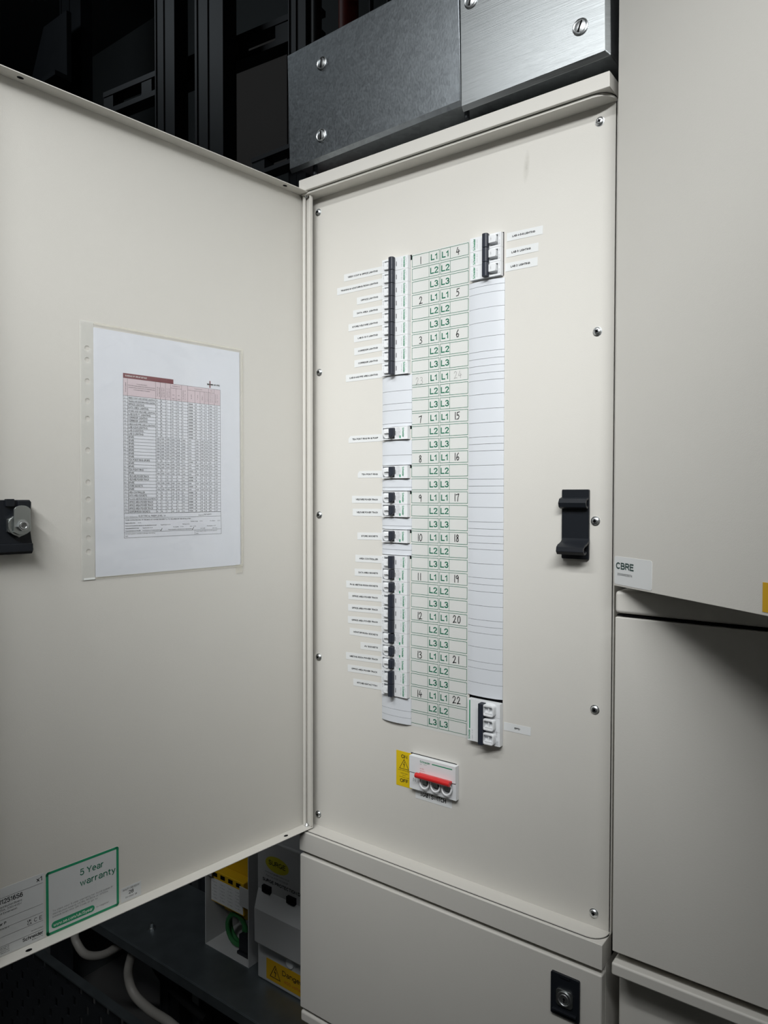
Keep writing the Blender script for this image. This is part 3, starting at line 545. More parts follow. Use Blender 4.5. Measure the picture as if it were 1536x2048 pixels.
for k in range(3):
    zc = 43.4-18.1*k; b = MB(fr)
    o1 = rrect(120.5, 136.6, zc-7.2, zc+7.6, 3.6, 5); i1 = rrect(122.6, 134.8, zc-4.6, zc+4.8, 1.6, 5); n = len(o1)
    b.add([(p, q, 8) for p, q in o1]+[(p, q, 15.6) for p, q in o1]+[(p, q, 15.6) for p, q in i1]+[(p, q, 10.5) for p, q in i1],
          [(i, (i+1) % n, n+(i+1) % n, n+i) for i in range(n)]+[(n+i, n+(i+1) % n, 2*n+(i+1) % n, 2*n+i) for i in range(n)]+[(2*n+i, 2*n+(i+1) % n, 3*n+(i+1) % n, 3*n+i) for i in range(n)]+[tuple(range(3*n, 4*n))], 'white_plastic')
    b.box(128.0, 129.6, zc-2.6, zc+4.6, 10.4, 13.8, 'white_plastic'); b.box(123, 134.6, zc-4.4, zc-2.2, 10.4, 14.6, 'white_plastic')
    b.build('lever', t, bevel=0.6)

# main switch
t = thing('main_switch', 'white main switch with a long red handle beside the yellow sticker', 'switch', (38, -0.2, -88.5))
b = MB(fr); mm = 'white_plastic'
b.box(2.9, 77.2, -64.5, -42.2, 0.1, 8.6, mm); b.box(2.9, 77.2, -88, -64.5, 0.1, 7.0, mm); b.box(2.9, 20.6, -88, -66.4, 7.0, 7.6, mm); b.box(3, 20, -65.6, -64.6, 7.0, 7.2, 'grey_ink')
b.text('Schneider', 21, -48.3, 3.0, 8.67, 'logo_green', fit=16, bold=0.03); b.text('Electric', 27, -50.4, 1.1, 8.67, 'logo_green'); b.box(40.2, 72.2, -47.4, -46.0, 8.6, 8.66, 'logo_green')
b.text('iSW', 21, -51.3, 1.4, 8.67, 'grey_ink'); b.text('Ie 125A', 21, -57.2, 1.5, 8.67, 'red_ink', fit=6.5); b.text('Ue 415V~', 21, -60.4, 1.5, 8.67, 'red_ink', fit=8.5)
b.text('N', 11, -77.6, 5.2, 7.66, 'black_ink', al='c')
b.build('body', t, bevel=0.5)
b = MB(fr); b.cyl((18.8, -63.6, 16.5), (73.2, -63.6, 16.5), 3.6, 3.6, 'red_plastic', 20); b.box(20, 72, -65.5, -62.2, 7, 16, 'red_plastic'); b.build('handle', t, bevel=0.7, label='red handle bar across the poles')
for k in range(3):
    x = 29.6+17.6*k; b = MB(fr)
    arc = [(x+7.2*math.cos(math.radians(a)), -73.4+8.0*math.sin(math.radians(a)), 10.4+1.6*math.sin(math.radians(a-180))) for a in range(165, 376, 15)]
    b.tube([(arc[0][0], -66, 14)]+arc+[(arc[-1][0], -66, 14)], 1.25, mm, 10)
    b.rr(x-6.0, x+6.0, -79.4, -66, 3.5, 7.0, 7.5, 'grey_ink', 4); b.box(x-3.6, x+3.6, -76, -66, 7.4, 11, 'zinc_steel')
    b.build('lever_loop', t, label='white loop lever below the red bar')

# ------------------------------------------------------------------ document on the door
t = thing('plastic_sleeve', 'clear punched plastic sleeve taped to the inside of the open door', 'document sleeve', tuple(DOOR(-224, 217, 1.0)))
b = MB(DOOR); nx, nz_ = 100, 140
CR = [((323.1, 500.1), (318.1, 503.0), 0.7), ((316.7, 491.4), (298.3, 503.3), 0.9), ((317.1, 444.7), (297.9, 456.3), 0.9), ((322.8, 440.6), (319, 441.7), 0.6), ((315.4, 474.2), (310.3, 477), 0.5)]
def crease(a, z):
    h = 0.0
    for (p, q, k) in CR:
        px_, pz_, qx, qz = -p[0], p[1], -q[0], q[1]; dx, dz = qx-px_, qz-pz_; L2 = dx*dx+dz*dz; tt = max(0.0, min(1.0, ((a-px_)*dx+(z-pz_)*dz)/L2))
        d = math.hypot(a-px_-tt*dx, z-pz_-tt*dz-9*tt*(1-tt)*k*0.3); h += k*1.5*math.exp(-(d/1.9)**2)
    return h
b.add([(-323.4+215*i/nx, 217+304.5*j/nz_, 1.5+crease(-323.4+215*i/nx, 217+304.5*j/nz_)) for j in range(nz_+1) for i in range(nx+1)], [(j*(nx+1)+i, j*(nx+1)+i+1, (j+1)*(nx+1)+i+1, (j+1)*(nx+1)+i) for j in range(nz_) for i in range(nx)], 'sleeve_film')
b.build('film', t)
b = MB(DOOR)
for a0, a1, z0, z1 in ((-323.4, -108.4, 217, 219.4), (-323.4, -108.4, 518.8, 521.5), (-111.4, -108.4, 219.4, 518.8)): b.rect(a0, a1, z0, z1, 1.62, 'tape_film')
b.build('welded_edge', t)
b = MB(DOOR); hz = sorted([489.7, 476, 451.3, 428, 407.3, 370.1, 332.2, 312.1, 287.8, 266.3, 250.2]); xa, xb, xc = -340, -323.6, -331.4; zlast = 216.5
for z in hz:
    b.rect(xa, xb, zlast, z-4.5, 0.9, 'strip_film'); n = 24; sq = []
    for i in range(n):
        a = 2*math.pi*i/n; c_, s_ = math.cos(a), math.sin(a); k = 1/max(abs(c_), abs(s_)); sq.append((xa if c_*k < -.999 else xb if c_*k > .999 else xc+c_*k*8, z+4.5*s_*k))
    b.add([(p, q, 0.9) for p, q in sq]+[(xc+3.0*math.cos(2*math.pi*i/n), z+3.0*math.sin(2*math.pi*i/n), 0.9) for i in range(n)], [(i, (i+1) % n, n+(i+1) % n, n+i) for i in range(n)], 'strip_film')
    zlast = z+4.5
b.rect(xa, xb, zlast, 521.5, 0.9, 'strip_film'); b.rect(xa+2.8, xb, 216.5, 219, 1.0, 'white_ink')
b.build('binding_strip', t, label='milky margin with punched holes')
tp = MB(DOOR); tp.rect(-121.5, -110, 208, 220, 1.75, 'tape_film'); tp.build('adhesive_tape', t)

NA = ['N/A']*12
MC = ['D', 'B', '2', '1.5', '1.5', '5', '60898', 'B', '10', '10', 'N/A', '4.37']; RC = ['D', 'B', '7', '2.5', '2.5', '0.4', '61009', 'B', '32', '10', '30', '1.37']; PT = ['G', 'C', '12', '6', '6', '0.4', '60898', 'B', '32', '10', '30', '1.37']
ROWS = [(n, MC) for n in ('VIDEO CONF AND OFFICE LIGHTING', 'TRAINING AND MONITORING ROOM LIGHTING', 'OFFICE LIGHTING', 'DATA AREA  LIGHTING', 'STORE AND WELFARE  LIGHTING', 'LAB 9,10,11  LIGHTING', 'CORRIDOR  LIGHTING', 'CORRIDOR  LIGHTING', 'LAB 8 AND PPE AREA LIGHTING', 'LAB 4,5,6 LIGHTING', 'LAB 2 LIGHTING', 'LAB 3 LIGHTING')]
ROWS += [('SPARE', NA)]*7+[('TEA POINT RING SPURS', RC), ('SPARE', NA), ('SPARE', NA), ('TEA POINT RING', RC), ('SPARE', NA), ('WELFARE POWER TRACK', PT), ('WELFARE POWER TRACK', PT), ('SPARE', NA), ('STORE SOCKETS', RC), ('SPARE', NA),
         ('AREA CONTROLLER', MC), ('DATA AREA SOCKETS', RC), ('PM AND MEETING ROOM SOCKETS', RC), ('OFFICE AREA POWER TRACK', PT), ('OFFICE AREA POWER TRACK', PT), ('OFFICE AREA POWER TRACK', PT), ('MONITOR ROOM SOCKETS', RC)]
b = MB(DOOR); w1, w2 = 0.95, 1.0
b.add([(-322.9, 218.6, 0.45), (-112.9, 219.3, 0.45), (-113.9, 516.3, 0.45), (-323.9, 515.6, 0.45)], [(0, 1, 2, 3)], 'paper')
b.add([(-322.9, 218.6, 0.80), (-112.9, 219.3, 0.80), (-113.9, 516.3, 0.80), (-323.9, 515.6, 0.80)], [(0, 1, 2, 3)], 'paper')
COL = [-x for x in (286.5, 280.9, 243.0, 236.5, 229.1, 221.7, 213.8, 205.8, 196.6, 185.7, 177.9, 171.2, 164.3, 155.7, 146.0)]
b.rect(-286.7, -217.6, 460.6, 466.4, w1, 'maroon_ink'); b.text('SCHEDULE OF CIRCUIT DETAILS', -284, 462.6, 1.9, w2, 'white_ink', fit=29, bold=0.02)
b.rect(COL[0], COL[-1], 439.2, 460.6, 0.92, 'pink_ink'); k_ = 'black_ink'
pit = (439.2-294.4)/36
for i in range(37): b.line([(COL[0], 439.2-pit*i), (COL[-1], 439.2-pit*i)], 0.28, w1, k_)
for i, x in enumerate(COL): b.line([(x, 294.4), (x, 455.2 if i in (6, 9, 10, 11) else 460.6)], 0.28, w1, k_)
b.line([(COL[0], 460.6), (COL[-1], 460.6)], 0.28, w1, k_); b.line([(COL[5], 455.2), (COL[7], 455.2)], 0.28, w1, k_); b.line([(COL[8], 455.2), (COL[13], 455.2)], 0.28, w1, k_)
b.text('Circuit number', COL[0]+3.6, 449.5, 1.3, w2, k_, fit=12, al='c', rot=math.pi/2); xm = (COL[1]+COL[2])/2
for i, (s_, f_) in enumerate((('Circuit description', 14), ('Where this includes multiple items, details to be recorded', 36), ('separately below. Final circuits to be described using', 35), ('continuation sheets if necessary', 22))): b.text(s_, xm, 454-2.4*i, 1.15, w2, k_, fit=f_, al='c')
for i, (p, q) in {2: ('Type of wiring', 'see codes overleaf'), 3: ('Reference method', 'see BS 7671'), 4: ('Number of', 'points served'), 7: ('Max. disconnection', 'time  s'), 11: ('Short circuit', 'capacity kA'), 12: ('Operating', 'current mA'), 13: ('Maximum permitted', 'Zs  ohm')}.items():
    for j, s_ in enumerate((p, q)): b.text(s_, COL[i]+2.8+2.9*j, 448, 1.15, w2, k_, fit=12, al='c', rot=math.pi/2)
for i, s_ in {8: 'BS (EN)', 9: 'Type', 10: 'Rating A'}.items(): b.text(s_, (COL[i]+COL[i+1])/2+0.6, 447, 1.25, w2, k_, fit=6, al='c', rot=math.pi/2)
for i, s_ in {5: 'Live', 6: 'cpc'}.items(): b.text(s_, (COL[i]+COL[i+1])/2, 446, 1.2, w2, k_, al='c'); b.text('mm2', (COL[i]+COL[i+1])/2, 441, 1.2, w2, k_, al='c')
b.text('Conductors csa', (COL[5]+COL[7])/2, 457.4, 1.2, w2, k_, fit=11, al='c'); b.text('Protective device', (COL[8]+COL[12])/2, 457.2, 1.2, w2, k_, fit=12, al='c'); b.text('RCD', (COL[12]+COL[13])/2, 457.2, 1.2, w2, k_, al='c')
for i, (n_, cells) in enumerate(ROWS):
    zb = 439.2-pit*(i+1)+0.75
    b.text('%d.%d' % (i//3+1, i % 3+1), COL[0]+0.8, zb, 1.7, w2, k_, wide=0.9)
    wl = len(n_)*1.42; b.text(n_, COL[1]+0.8, zb, 2.3 if wl < 36 else 1.9, w2, k_, fit=min(wl, 36), bold=0.015)
    for j, s_ in enumerate(cells): b.text(s_, COL[j+2]+1.2, zb+0.2, 1.75, w2, k_, bold=0.03 if s_ == 'N/A' else 0.015)
b.line([(COL[0], 264.2), (-144.9, 264.4), (-145.7, 294.6), (COL[0], 294.4)], 0.3, w1, k_, True); b.line([(COL[0], 288.4), (-145.5, 288.6)], 0.28, w1, k_); b.line([(COL[0], 270.7), (-145, 270.9)], 0.28, w1, k_); b.line([(-186.6, 264.4), (-186.6, 270.8)], 0.28, w1, k_)
b.text('Location of distribution board', -285.5, 289.4, 1.2, w2, k_, fit=17); b.text('ELECTRICAL RISER LEVEL 1A', -267, 289.6, 2.2, w2, k_, fit=37); b.text('Designation', -181, 289.8, 1.2, w2, k_, fit=8); b.text('DB/1AR/P/1', -172.5, 290.4, 1.7, w2, k_, fit=12)
b.text('TO BE COMPLETED ONLY IF THE DB IS NOT CONNECTED DIRECTLY TO THE ORIGIN OF THE INSTALLATION', -285, 285.4, 1.5, w2, k_, fit=92, bold=0.015)
for z, segs in ((281.8, (('Supply to DB is from', -285, 13), ('N/A', -268, 4), ('Nominal voltage', -193, 11), ('N/A', -179, 4), ('No. of phases', -163, 8), ('N/A', -151, 4))), (278.4, (('Overcurrent protective device for the distribution circuit', -285, 42), ('Type BS (EN)', -237, 9), ('N/A', -227, 4), ('Rating', -205, 5), ('N/A', -199, 4))),
                (275.2, (('Associated RCD (if any)', -285, 18), ('Type BS (EN)', -262, 9), ('N/A', -252, 4), ('No. of poles', -219, 8), ('N/A', -208, 4), ('IDn', -194, 3), ('N/A', -189, 4), ('Operating time', -168, 9), ('N/A', -158, 4))), (272, (('Characteristics at this DB', -285, 20), ('Confirmation of supply polarity', -262, 24), ('Phase sequence confirmed (where appropriate)', -226, 34), ('Zs 0.26', -178, 7), ('Ipf N/A', -159, 7)))):
    for s_, x, f_ in segs: b.text(s_, x, z, 1.3, w2, k_, fit=f_, bold=0.02 if x == -285 else 0)
for x in (-237.5, -191): b.line([(x, 272.4), (x+0.9, 271.7), (x+2.6, 274.4)], 0.6, w2, k_)
b.text('Circuits/equipment vulnerable to damage when testing', -285, 268.5, 1.2, w2, k_, fit=40); b.text('N/A', -285, 265.4, 1.6, w2, k_); b.text('Where required, signature for DB inspection', -185, 268.6, 1.2, w2, k_, fit=33); b.text('N/A', -185, 265.2, 1.6, w2, k_)
b.rect(-163.2, -161.4, 461.7, 470.9, w1, 'maroon_ink'); b.rect(-166.8, -157.6, 465.4, 467.2, w1, k_); b.text('MEWIRE', -157, 465.4, 2.0, w2, k_, fit=10, bold=0.04)
o = b.build('schedule_sheet', None, loc=tuple(DOOR(-218, 219, 0.8)))
tag(o, 'white printed sheet headed SCHEDULE OF CIRCUIT DETAILS inside the clear sleeve', 'paper')

# ------------------------------------------------------------------ cabinets around the board
def lock_plate(parent, x0, x1, z0, z1, d):
    f2 = Fr((0, -d, 0), (1, 0, 0), (0, 0, 1)); b = MB(f2); b.rr(x0, x1, z0, z1, 2.0, 0, 3, 'black_plastic', 4)
    b.box(x0+3, x1-3, z0+6, z0+8.5, 3, 6.5, 'black_plastic'); b.box((x0+x1)/2-6, (x0+x1)/2+6, z1-3, z1+0.6, 2.6, 4, 'black_plastic')
    b.rr((x0+x1)/2-10, (x0+x1)/2+10, (z0+z1)/2-11, (z0+z1)/2+9, 4, 3, 5, 'zinc_steel', 4)
    b.lathe(((x0+x1)/2, (z0+z1)/2-1, 5), [(8.6, 0), (8.6, 1.2), (7.2, 1.3), (7.0, 0.5), (5.4, 0.6), (5.2, 1.0)], 'screw_steel', 26)
    b.lathe(((x0+x1)/2, (z0+z1)/2-1, 5.4), [(1.5, 0), (1.5, 0.66)], 'void_black', 12); b.box((x0+x1)/2-0.7, (x0+x1)/2+0.7, (z0+z1)/2-5, (z0+z1)/2-1, 5.6, 6.08, 'void_black')
    return b.build('lock', parent, bevel=0.4, label='black lock plate with a round keyway')
lc = thing('meter_cabinet', 'cream cabinet with a black lock right under the distribution board', 'cabinet', (48, 0, -470))
b = MB(WORLD); b.box(-186.6, 282.8, -14, 60, -469, -223.4, 'cream_paint'); b.build('body', lc)
b = MB(WORLD); b.box(-186, 283, -28.5, -14.5, -466, -229, 'cream_paint'); d_ = b.build('door', lc, bevel=2.2); lock_plate(d_, 222.8, 258, -294.2, -244.4, 28.5)
bc = thing('base_cabinet', 'cream cabinet whose top edge shows under the locked meter cabinet', 'cabinet', (48, 0, -1050))
b = MB(WORLD); b.box(-186, 283, -28, 60, -488, -471, 'cream_paint'); b.box(-186, 283, -6, 60, -1050, -488, 'cream_paint'); b.build('body', bc, bevel=4)

uc = thing('wall_cabinet', 'tall cream cabinet right of the board with its door standing ajar', 'cabinet', (527, 0, 186))
b = MB(WORLD); b.box(294, 760, -28, 60, 186.4, 211.4, 'cream_paint'); b.box(294, 760, -28, 60, 1180, 1205, 'cream_paint'); b.box(296, 758, 0, 60, 211, 1181, 'cream_paint'); b.build('body', uc, bevel=4)
b = MB(AJAR); b.box(-2.6, 458, 217, 1178, -1.4, 0.4, 'cream_paint'); b.box(-2.6, 458, 217, 218.4, -20, -1.4, 'cream_paint'); b.box(-2.6, 458, 1176.6, 1178, -20, -1.4, 'cream_paint'); b.box(-2.6, -1.2, 218, 1177, -20, -1.4, 'cream_paint'); b.box(456.6, 458, 218, 1177, -20, -1.4, 'cream_paint')
ud = b.build('door', uc, bevel=0.9, label='plain cream door standing ajar')
b = MB(AJAR); b.rr(-1, 63.4, 219.2, 250.2, 2.6, 0.42, 0.75, 'tape_white', 4)
b.text('CBRE', 2.6, 236.2, 7.6, 0.85, 'slate_ink', fit=30, bold=0.05); b.text('2024000035074', 4.6, 229.4, 2.7, 0.85, 'black_ink', fit=26, bold=0.01)
b.build('asset_tag', ud, label='white tag reading CBRE with a long number')
b = MB(AJAR); b.box(207.2, 262, 220.2, 245, 0.42, 0.8, 'amber_sticker'); b.build('warning_sticker', ud, label='amber sticker at the right edge of the picture')
rl = thing('switch_cabinet', 'cream cabinet with a plain flush cover below the ajar door', 'cabinet', (527, 0, -205))
b = MB(WORLD); b.box(294.5, 760, -14, 60, -204, 186, 'cream_paint'); b.build('body', rl)
b = MB(WORLD); b.box(294.6, 760, -28.2, -14.4, -195, 182.2, 'cream_paint'); b.box(295, 760, -24, -14.4, 183.3, 185.2, 'void_black'); b.build('cover', rl, bevel=2.0)
rb = thing('floor_cabinet', 'cream cabinet with an overhanging lip at the bottom right', 'cabinet', (527, 0, -1050))
b = MB(WORLD); b.box(294.4, 760, -31, 60, -221, -206.6, 'cream_paint'); b.box(292.8, 760, 0, 60, -1050, -221, 'cream_paint'); b.build('body', rb, bevel=2.6)

# ------------------------------------------------------------------ galvanised trunking over the board
tk = thing('cable_trunking', 'galvanised steel cable trunking with slotted screws above the board', 'cable trunking', (40, 0, 803))
b = MB(WORLD); b.box(-200, 280, -22, 60, 812, 985, 'galvanised_plain'); b.cyl((90, -8, 800), (90, -8, 813), 4, 4, 'dark_steel', 6); b.cyl((-172, -8, 797), (-172, -8, 813), 4, 4, 'dark_steel', 6); b.build('body', tk, bevel=2)
def cover(x0, x1, z0, z1, tilt, m, name_lab, il, ir):
    fr2 = Fr((x0, -28, z0), (math.cos(tilt), 0, math.sin(tilt)), (-math.sin(tilt), 0, math.cos(tilt))); b = MB(fr2)
    L, H = x1-x0, z1-z0; k = 5.5
    b.add([(0, 0, -k), (L, 0, -k), (L, H, -k), (0, H, -k), (il, k, 0), (L-ir, k, 0), (L-ir, H-1, 0), (il, H-1, 0)], [(4, 5, 6, 7), (0, 1, 5, 4), (1, 2, 6, 5), (2, 3, 7, 6), (3, 0, 4, 7), (0, 3, 2, 1)], m)
    o = b.build('cover', tk, bevel=1.2, label=name_lab); return o, fr2
cl, f1 = cover(-207, 92.6, 803.4, 980.5, math.radians(1.4), 'galvanised_plain', 'dull left cover plate', 1, 0)
cr, f2 = cover(93.0, 283.2, 802.2, 981, math.radians(0.9), 'galvanised_brushed', 'bright brushed right cover plate', 0, 5.5)
def slotscrew(x, z, par, a):
    f3 = Fr((x, -28, z), (1, 0, 0), (0, 0, 1)); b = MB(f3)
    b.lathe((0, 0, 0), [(9.2, 0), (9.2, 1.4), (8.2, 1.9), (7.2, 1.4), (7.0, 0.9), (6.4, 1.6), (4, 2.2), (1, 2.4)], 'screw_steel', 28)
    c, s_ = math.cos(a), math.sin(a); L, q = 6.2, 1.0
    b.add([(-c*L+s_*q, -s_*L-c*q, 2.46), (c*L+s_*q, s_*L-c*q, 2.46), (c*L-s_*q, s_*L+c*q, 2.46), (-c*L-s_*q, -s_*L+c*q, 2.46)], [(0, 1, 2, 3)], 'void_black')
    b.build('slotted_screw', par)
slotscrew(-140.6, 943.3, cl, 1.5); slotscrew(-141.6, 840.3, cl, 1.62); slotscrew(249, 847, cr, 1.2); slotscrew(106.8, 933, cr, 1.3)
b = MB(f1); g = 'zinc_steel'
b.text('CE', 19, 10, 5, 0.1, g, al='c'); b.text('UK', 9, 11.4, 3.4, 0.1, g, al='c'); b.text('CA', 9, 7, 3.4, 0.1, g, al='c'); b.text('3', 2.6, 12, 4, 0.1, g); b.text('2', 2.6, 6.6, 4, 0.1, g); b.build('stamped_mark', cl, label='faint stamped CE and UKCA marks')

# ------------------------------------------------------------------ dark steelwork behind the open door
def channel(name, label, x0, x1, y, z0, z1, dep=41, m='dark_steel', cat='steel channel', rot=0.0):
    o = (x0, y, z0); fr2 = Fr((x0, y, z0), (math.cos(rot), math.sin(rot), 0), (0, 0, 1)); b = MB(fr2); wd = (x1-x0)/math.cos(rot); H = z1-z0
    b.box(0, wd, 0, H, -2.5, 0, m); b.box(0, 2.5, 0, H, -dep, -2.5, m); b.box(wd-2.5, wd, 0, H, -dep, -2.5, m)
    b.box(wd*0.07, wd*0.11, 0, H, 0, 3, m); b.box(wd*0.46, wd*0.5, 0, H, 0, 3, m)
    return tag(b.build(name, None, loc=o), label, cat)
channel('strut_channel', 'dark upright steel channel behind the top edge of the open door', -825, -726, 292, -1050, 1900)
channel('strut_channel', 'dark upright steel channel left of the nearest upright, partly behind the rail', -990, -912, 300, -1050, 2100)
channel('strut_channel', 'dark upright steel channel at the far left, under the bracket', -1788, -1660, 500, -1050, 2140)
channel('strut_channel', 'dark upright steel channel against the left end of the trunking', -520, -470, 292, -1050, 1900)
def rail(name, label, p0, p1, h, dep, m='dark_steel'):
    d = Vector(p1)-Vector(p0); L = d.length; fr2 = Fr(p0, d, (0, 0, 1)); b = MB(fr2); H = h
    b.box(0, L, 0, H*0.22, -dep, 0, m); b.box(0, L, H*0.78, H, -dep, 0, m); x = 0
    while x < L: b.box(x, min(x+38, L), H*0.22, H*0.78, -dep, -2, m); x += 150
    return tag(b.build(name, None, loc=p0), label, 'steel rail')
rail('slotted_rail', 'dark slotted steel rail sloping up behind the uprights', (-1246, 318, 1355), (-533, 393, 1355), 62, 38)
rail('slotted_rail', 'low dark steel rail at the lower left corner of the trunking', (-600, 261, 1000), (-372, 261, 1000), 40, 30)
b = MB(WORLD); b.box(-1420, -1100, 882, 899, 1400, 1840, 'brown_board'); o = b.build('backing_board', None, loc=(-1260, 890, 1400)); tag(o, 'dark brownish board on the back wall left of the trunking', 'board')
b = MB(WORLD); b.cyl((-355, 292, -1050), (-355, 292, 2100), 20, 20, 'orange_pipe', 20); o = b.build('conduit', None, loc=(-355, 292, -1050)); tag(o, 'orange-red upright conduit showing above the trunking', 'pipe')
b = MB(WORLD); b.cyl((-440, 292, -1050), (-440, 292, 2150), 11, 11, 'dark_cable', 14); o = b.build('cable', None, loc=(-440, 292, -1050)); tag(o, 'thin dark upright cable left of the orange conduit', 'cable')
for x, l in ((-305, 'thin dark upright rod just right of the orange conduit'), (-262, 'thin dark upright rod farther right of the orange conduit')):
    b = MB(WORLD); b.cyl((x, 300, -1050), (x, 300, 2150), 5, 5, 'dark_steel', 12); o = b.build('threaded_rod', None, loc=(x, 300, -1050)); tag(o, l, 'rod')
t = thing('cable_bracket', 'dark perforated bracket arm high in the top left corner', 'bracket', (-1700, 440, 1650))
b = MB(WORLD); b.raw([(-1900, 440, 1650), (-1640, 440, 1640), (-1640, 440, 1860), (-1780, 440, 1860), (-1900, 456, 1650), (-1640, 456, 1640), (-1640, 456, 1860), (-1780, 456, 1860)], [(0, 1, 2, 3), (7, 6, 5, 4), (0, 4, 5, 1), (1, 5, 6, 2), (2, 6, 7, 3), (3, 7, 4, 0)], 'dark_steel'); b.build('arm', t)
b = MB(WORLD); b.box(-1900, -1640, 400, 440, 1640, 1655, 'dark_steel'); b.build('flange', t)
b = MB(WORLD); b.tube([(-480+i*30, 250-6*i, 1440-i*18-14*math.sin(i/8*math.pi)) for i in range(9)], 4, 'dark_cable'); o = b.build('cable', None, loc=(-480, 250, 1440)); tag(o, 'dark slack cable hanging in front of the slotted rail', 'cable')

# ------------------------------------------------------------------ shelf and boxes under the door
ZS = -592
t = thing('galvanised_shelf', 'dark galvanised shelf tray holding the surge boxes under the door', 'shelf', (-640, 130, ZS-4))
b = MB(WORLD); b.box(-1300, -189, 27, 240, ZS-3, ZS, 'shelf_zinc'); b.box(-1300, -189, 24, 27, ZS-20, ZS, 'shelf_zinc'); b.box(-1300, -189, 240, 243, ZS-20, ZS-3, 'shelf_zinc'); b.build('tray', t, bevel=1)
for x in (-1250, -240):
    b = MB(WORLD); b.box(x, x+40, 150, 190, -1050, ZS-3, 'dark_steel'); b.build('leg', t)
b = MB(Fr((-712, 80, ZS), (1, 0, 0), (0, 1, 0))); b.lathe((0, 0, 0), [(7, 0), (7, 4), (4, 5), (4, 14)], 'screw_steel', 6); o = b.build('bolt', None, loc=(-712, 80, ZS)); tag(o, 'small bright bolt standing up from the dark shelf', 'bolt')
t = thing('slotted_tray', 'dark perforated steel tray side below the shelf at bottom left', 'cable tray', (-640, 0, -1050))
b = MB(WORLD); y0 = 4; zt = -712
b.box(-1300, -200, y0-16, y0+3, zt-3, zt, 'shelf_zinc')
rows = [zt-3-34*i for i in range(10)]
for i, z in enumerate(rows):
    b.box(-1300, -200, y0, y0+3, z-14, z, 'dark_steel'); x = -1300+(i % 2)*25
    b.box(-1300, x if x > -1300 else -1299, y0, y0+3, z-34, z-14, 'dark_steel')
    while x < -200: b.box(x, min(x+38, -200), y0, y0+3, z-34, z-14, 'dark_steel'); x += 50
b.box(-1300, -200, y0, y0+3, zt-3-340-14, zt-3-340, 'dark_steel'); b.build('perforated_side', t)
for x in (-1290, -240):
    b = MB(WORLD); b.box(x, x+30, y0+3, y0+33, -1050, zt-3, 'dark_steel'); b.build('leg', t)
b = MB(WORLD); b.box(-1345, -1320, -60, 860, -1050, -640, 'dark_wall'); o = b.build('side_panel', None, loc=(-1332, 400, -1050)); tag(o, 'dark grey panel edge below the bottom left corner of the door', 'panel')

def curve(pts, k=8):
    P = [Vector(p) for p in pts]; out = []
    for i in range(len(P)-1):
        p0, p1, p2, p3 = P[max(i-1, 0)], P[i], P[i+1], P[min(i+2, len(P)-1)]
        for j in range(k):
            q = j/k; out.append(tuple(0.5*((2*p1)+(p2-p0)*q+(2*p0-5*p1+4*p2-p3)*q*q+(3*p1-p0-3*p2+p3)*q**3)))
    return out+[tuple(P[-1])]
b = MB(WORLD); b.tube(curve([(-990, 140, -622), (-990, 105, -626), (-980, 72, -654), (-974, 60, -690), (-962, 60, -708), (-936, 60, -718), (-901, 60, -711), (-853, 60, -688), (-805, 62, -653), (-786, 76, -634), (-780, 110, -622), (-780, 150, -622)]), 9, 'grey_cable', 12); o = b.build('cable', None, loc=(-936, 60, -718)); tag(o, 'grey cable hanging in a short loop under the shelf', 'cable')
b = MB(WORLD); b.tube(curve([(-716, 150, -623), (-732, 100, -624), (-746, 68, -632), (-763, 60, -677), (-764, 60, -709), (-743, 60, -733), (-691, 60, -742), (-617, 60, -741), (-540, 60, -760), (-440, 60, -830), (-400, 60, -930)]), 9.5, 'grey_cable', 12); o = b.build('cable', None, loc=(-700, 60, -740)); tag(o, 'grey cable curving down and away to the right below the shelf edge', 'cable')
b = MB(WORLD); b.tube(curve([(-850, 195, -622), (-872, 195, -660), (-886, 195, -720), (-866, 195, -785), (-790, 195, -820), (-680, 195, -835)]), 9, 'dark_cable', 12); o = b.build('cable', None, loc=(-800, 90, -760)); tag(o, 'dark cable curving beside the lower grey cable', 'cable')

t = thing('module_box', 'small white open-fronted metal box with a yellow unit inside', 'box', (-520, 160, ZS))
b = MB(WORLD); x0, x1, yf, yb, z0, z1 = -585, -457, 116, 205, ZS, -330
b.box(x0, x0+2, yf, yb, z0, z1, 'grey_box_paint'); b.box(x1-2, x1, yf, yb, z0, z1, 'grey_box_paint'); b.box(x0+2, x1-2, yb-2, yb, z0, z1, 'grey_box_paint'); b.box(x0+2, x1-2, yf, yb-2, z0, z0+2, 'grey_box_paint'); b.box(x0+2, x1-2, yf, yb-2, z1-2, z1, 'grey_box_paint')
b.box(x1-26, x1-2, yf, yf+1.6, -478, -440, 'grey_box_paint'); b.box(x0+2, x0+20, yf, yf+1.6, -448, -420, 'grey_box_paint'); b.lathe((0, 0, 0), [(0.1, 0), (0.1, 0.1)], 'void_black', 4) if False else None
b.build('casing', t, bevel=0.6)
t = thing('surge_module', 'yellow surge module with a row of dark terminals inside the open box', 'surge protector', (-520, 160, -530))
b = MB(WORLD); b.box(-566, -474, 150, 200, -530, -380, 'yellow_plastic'); b.box(-578, -482, 126, 150, -505, -440, 'yellow_plastic'); b.build('body', t, bevel=2)
fy = Fr((0, 126, 0), (1, 0, 0), (0, 0, 1)); b = MB(fy)
for k in range(4): b.box(-572+23*k, -559+23*k, -452, -444, 0, 0.3, 'void_black')
b.build('terminals', t)
b = MB(fy); b.box(-577, -483, -502, -456, 0.02, 0.2, 'label_grey')
for j in range(6):
    for k in range(4): b.text('L%d  40kA' % (k+1) if j % 2 else 'Type 2', -574+23*k, -464-6.5*j, 2.6, 0.3, 'grey_ink', fit=14)
b.build('printed_label', t)
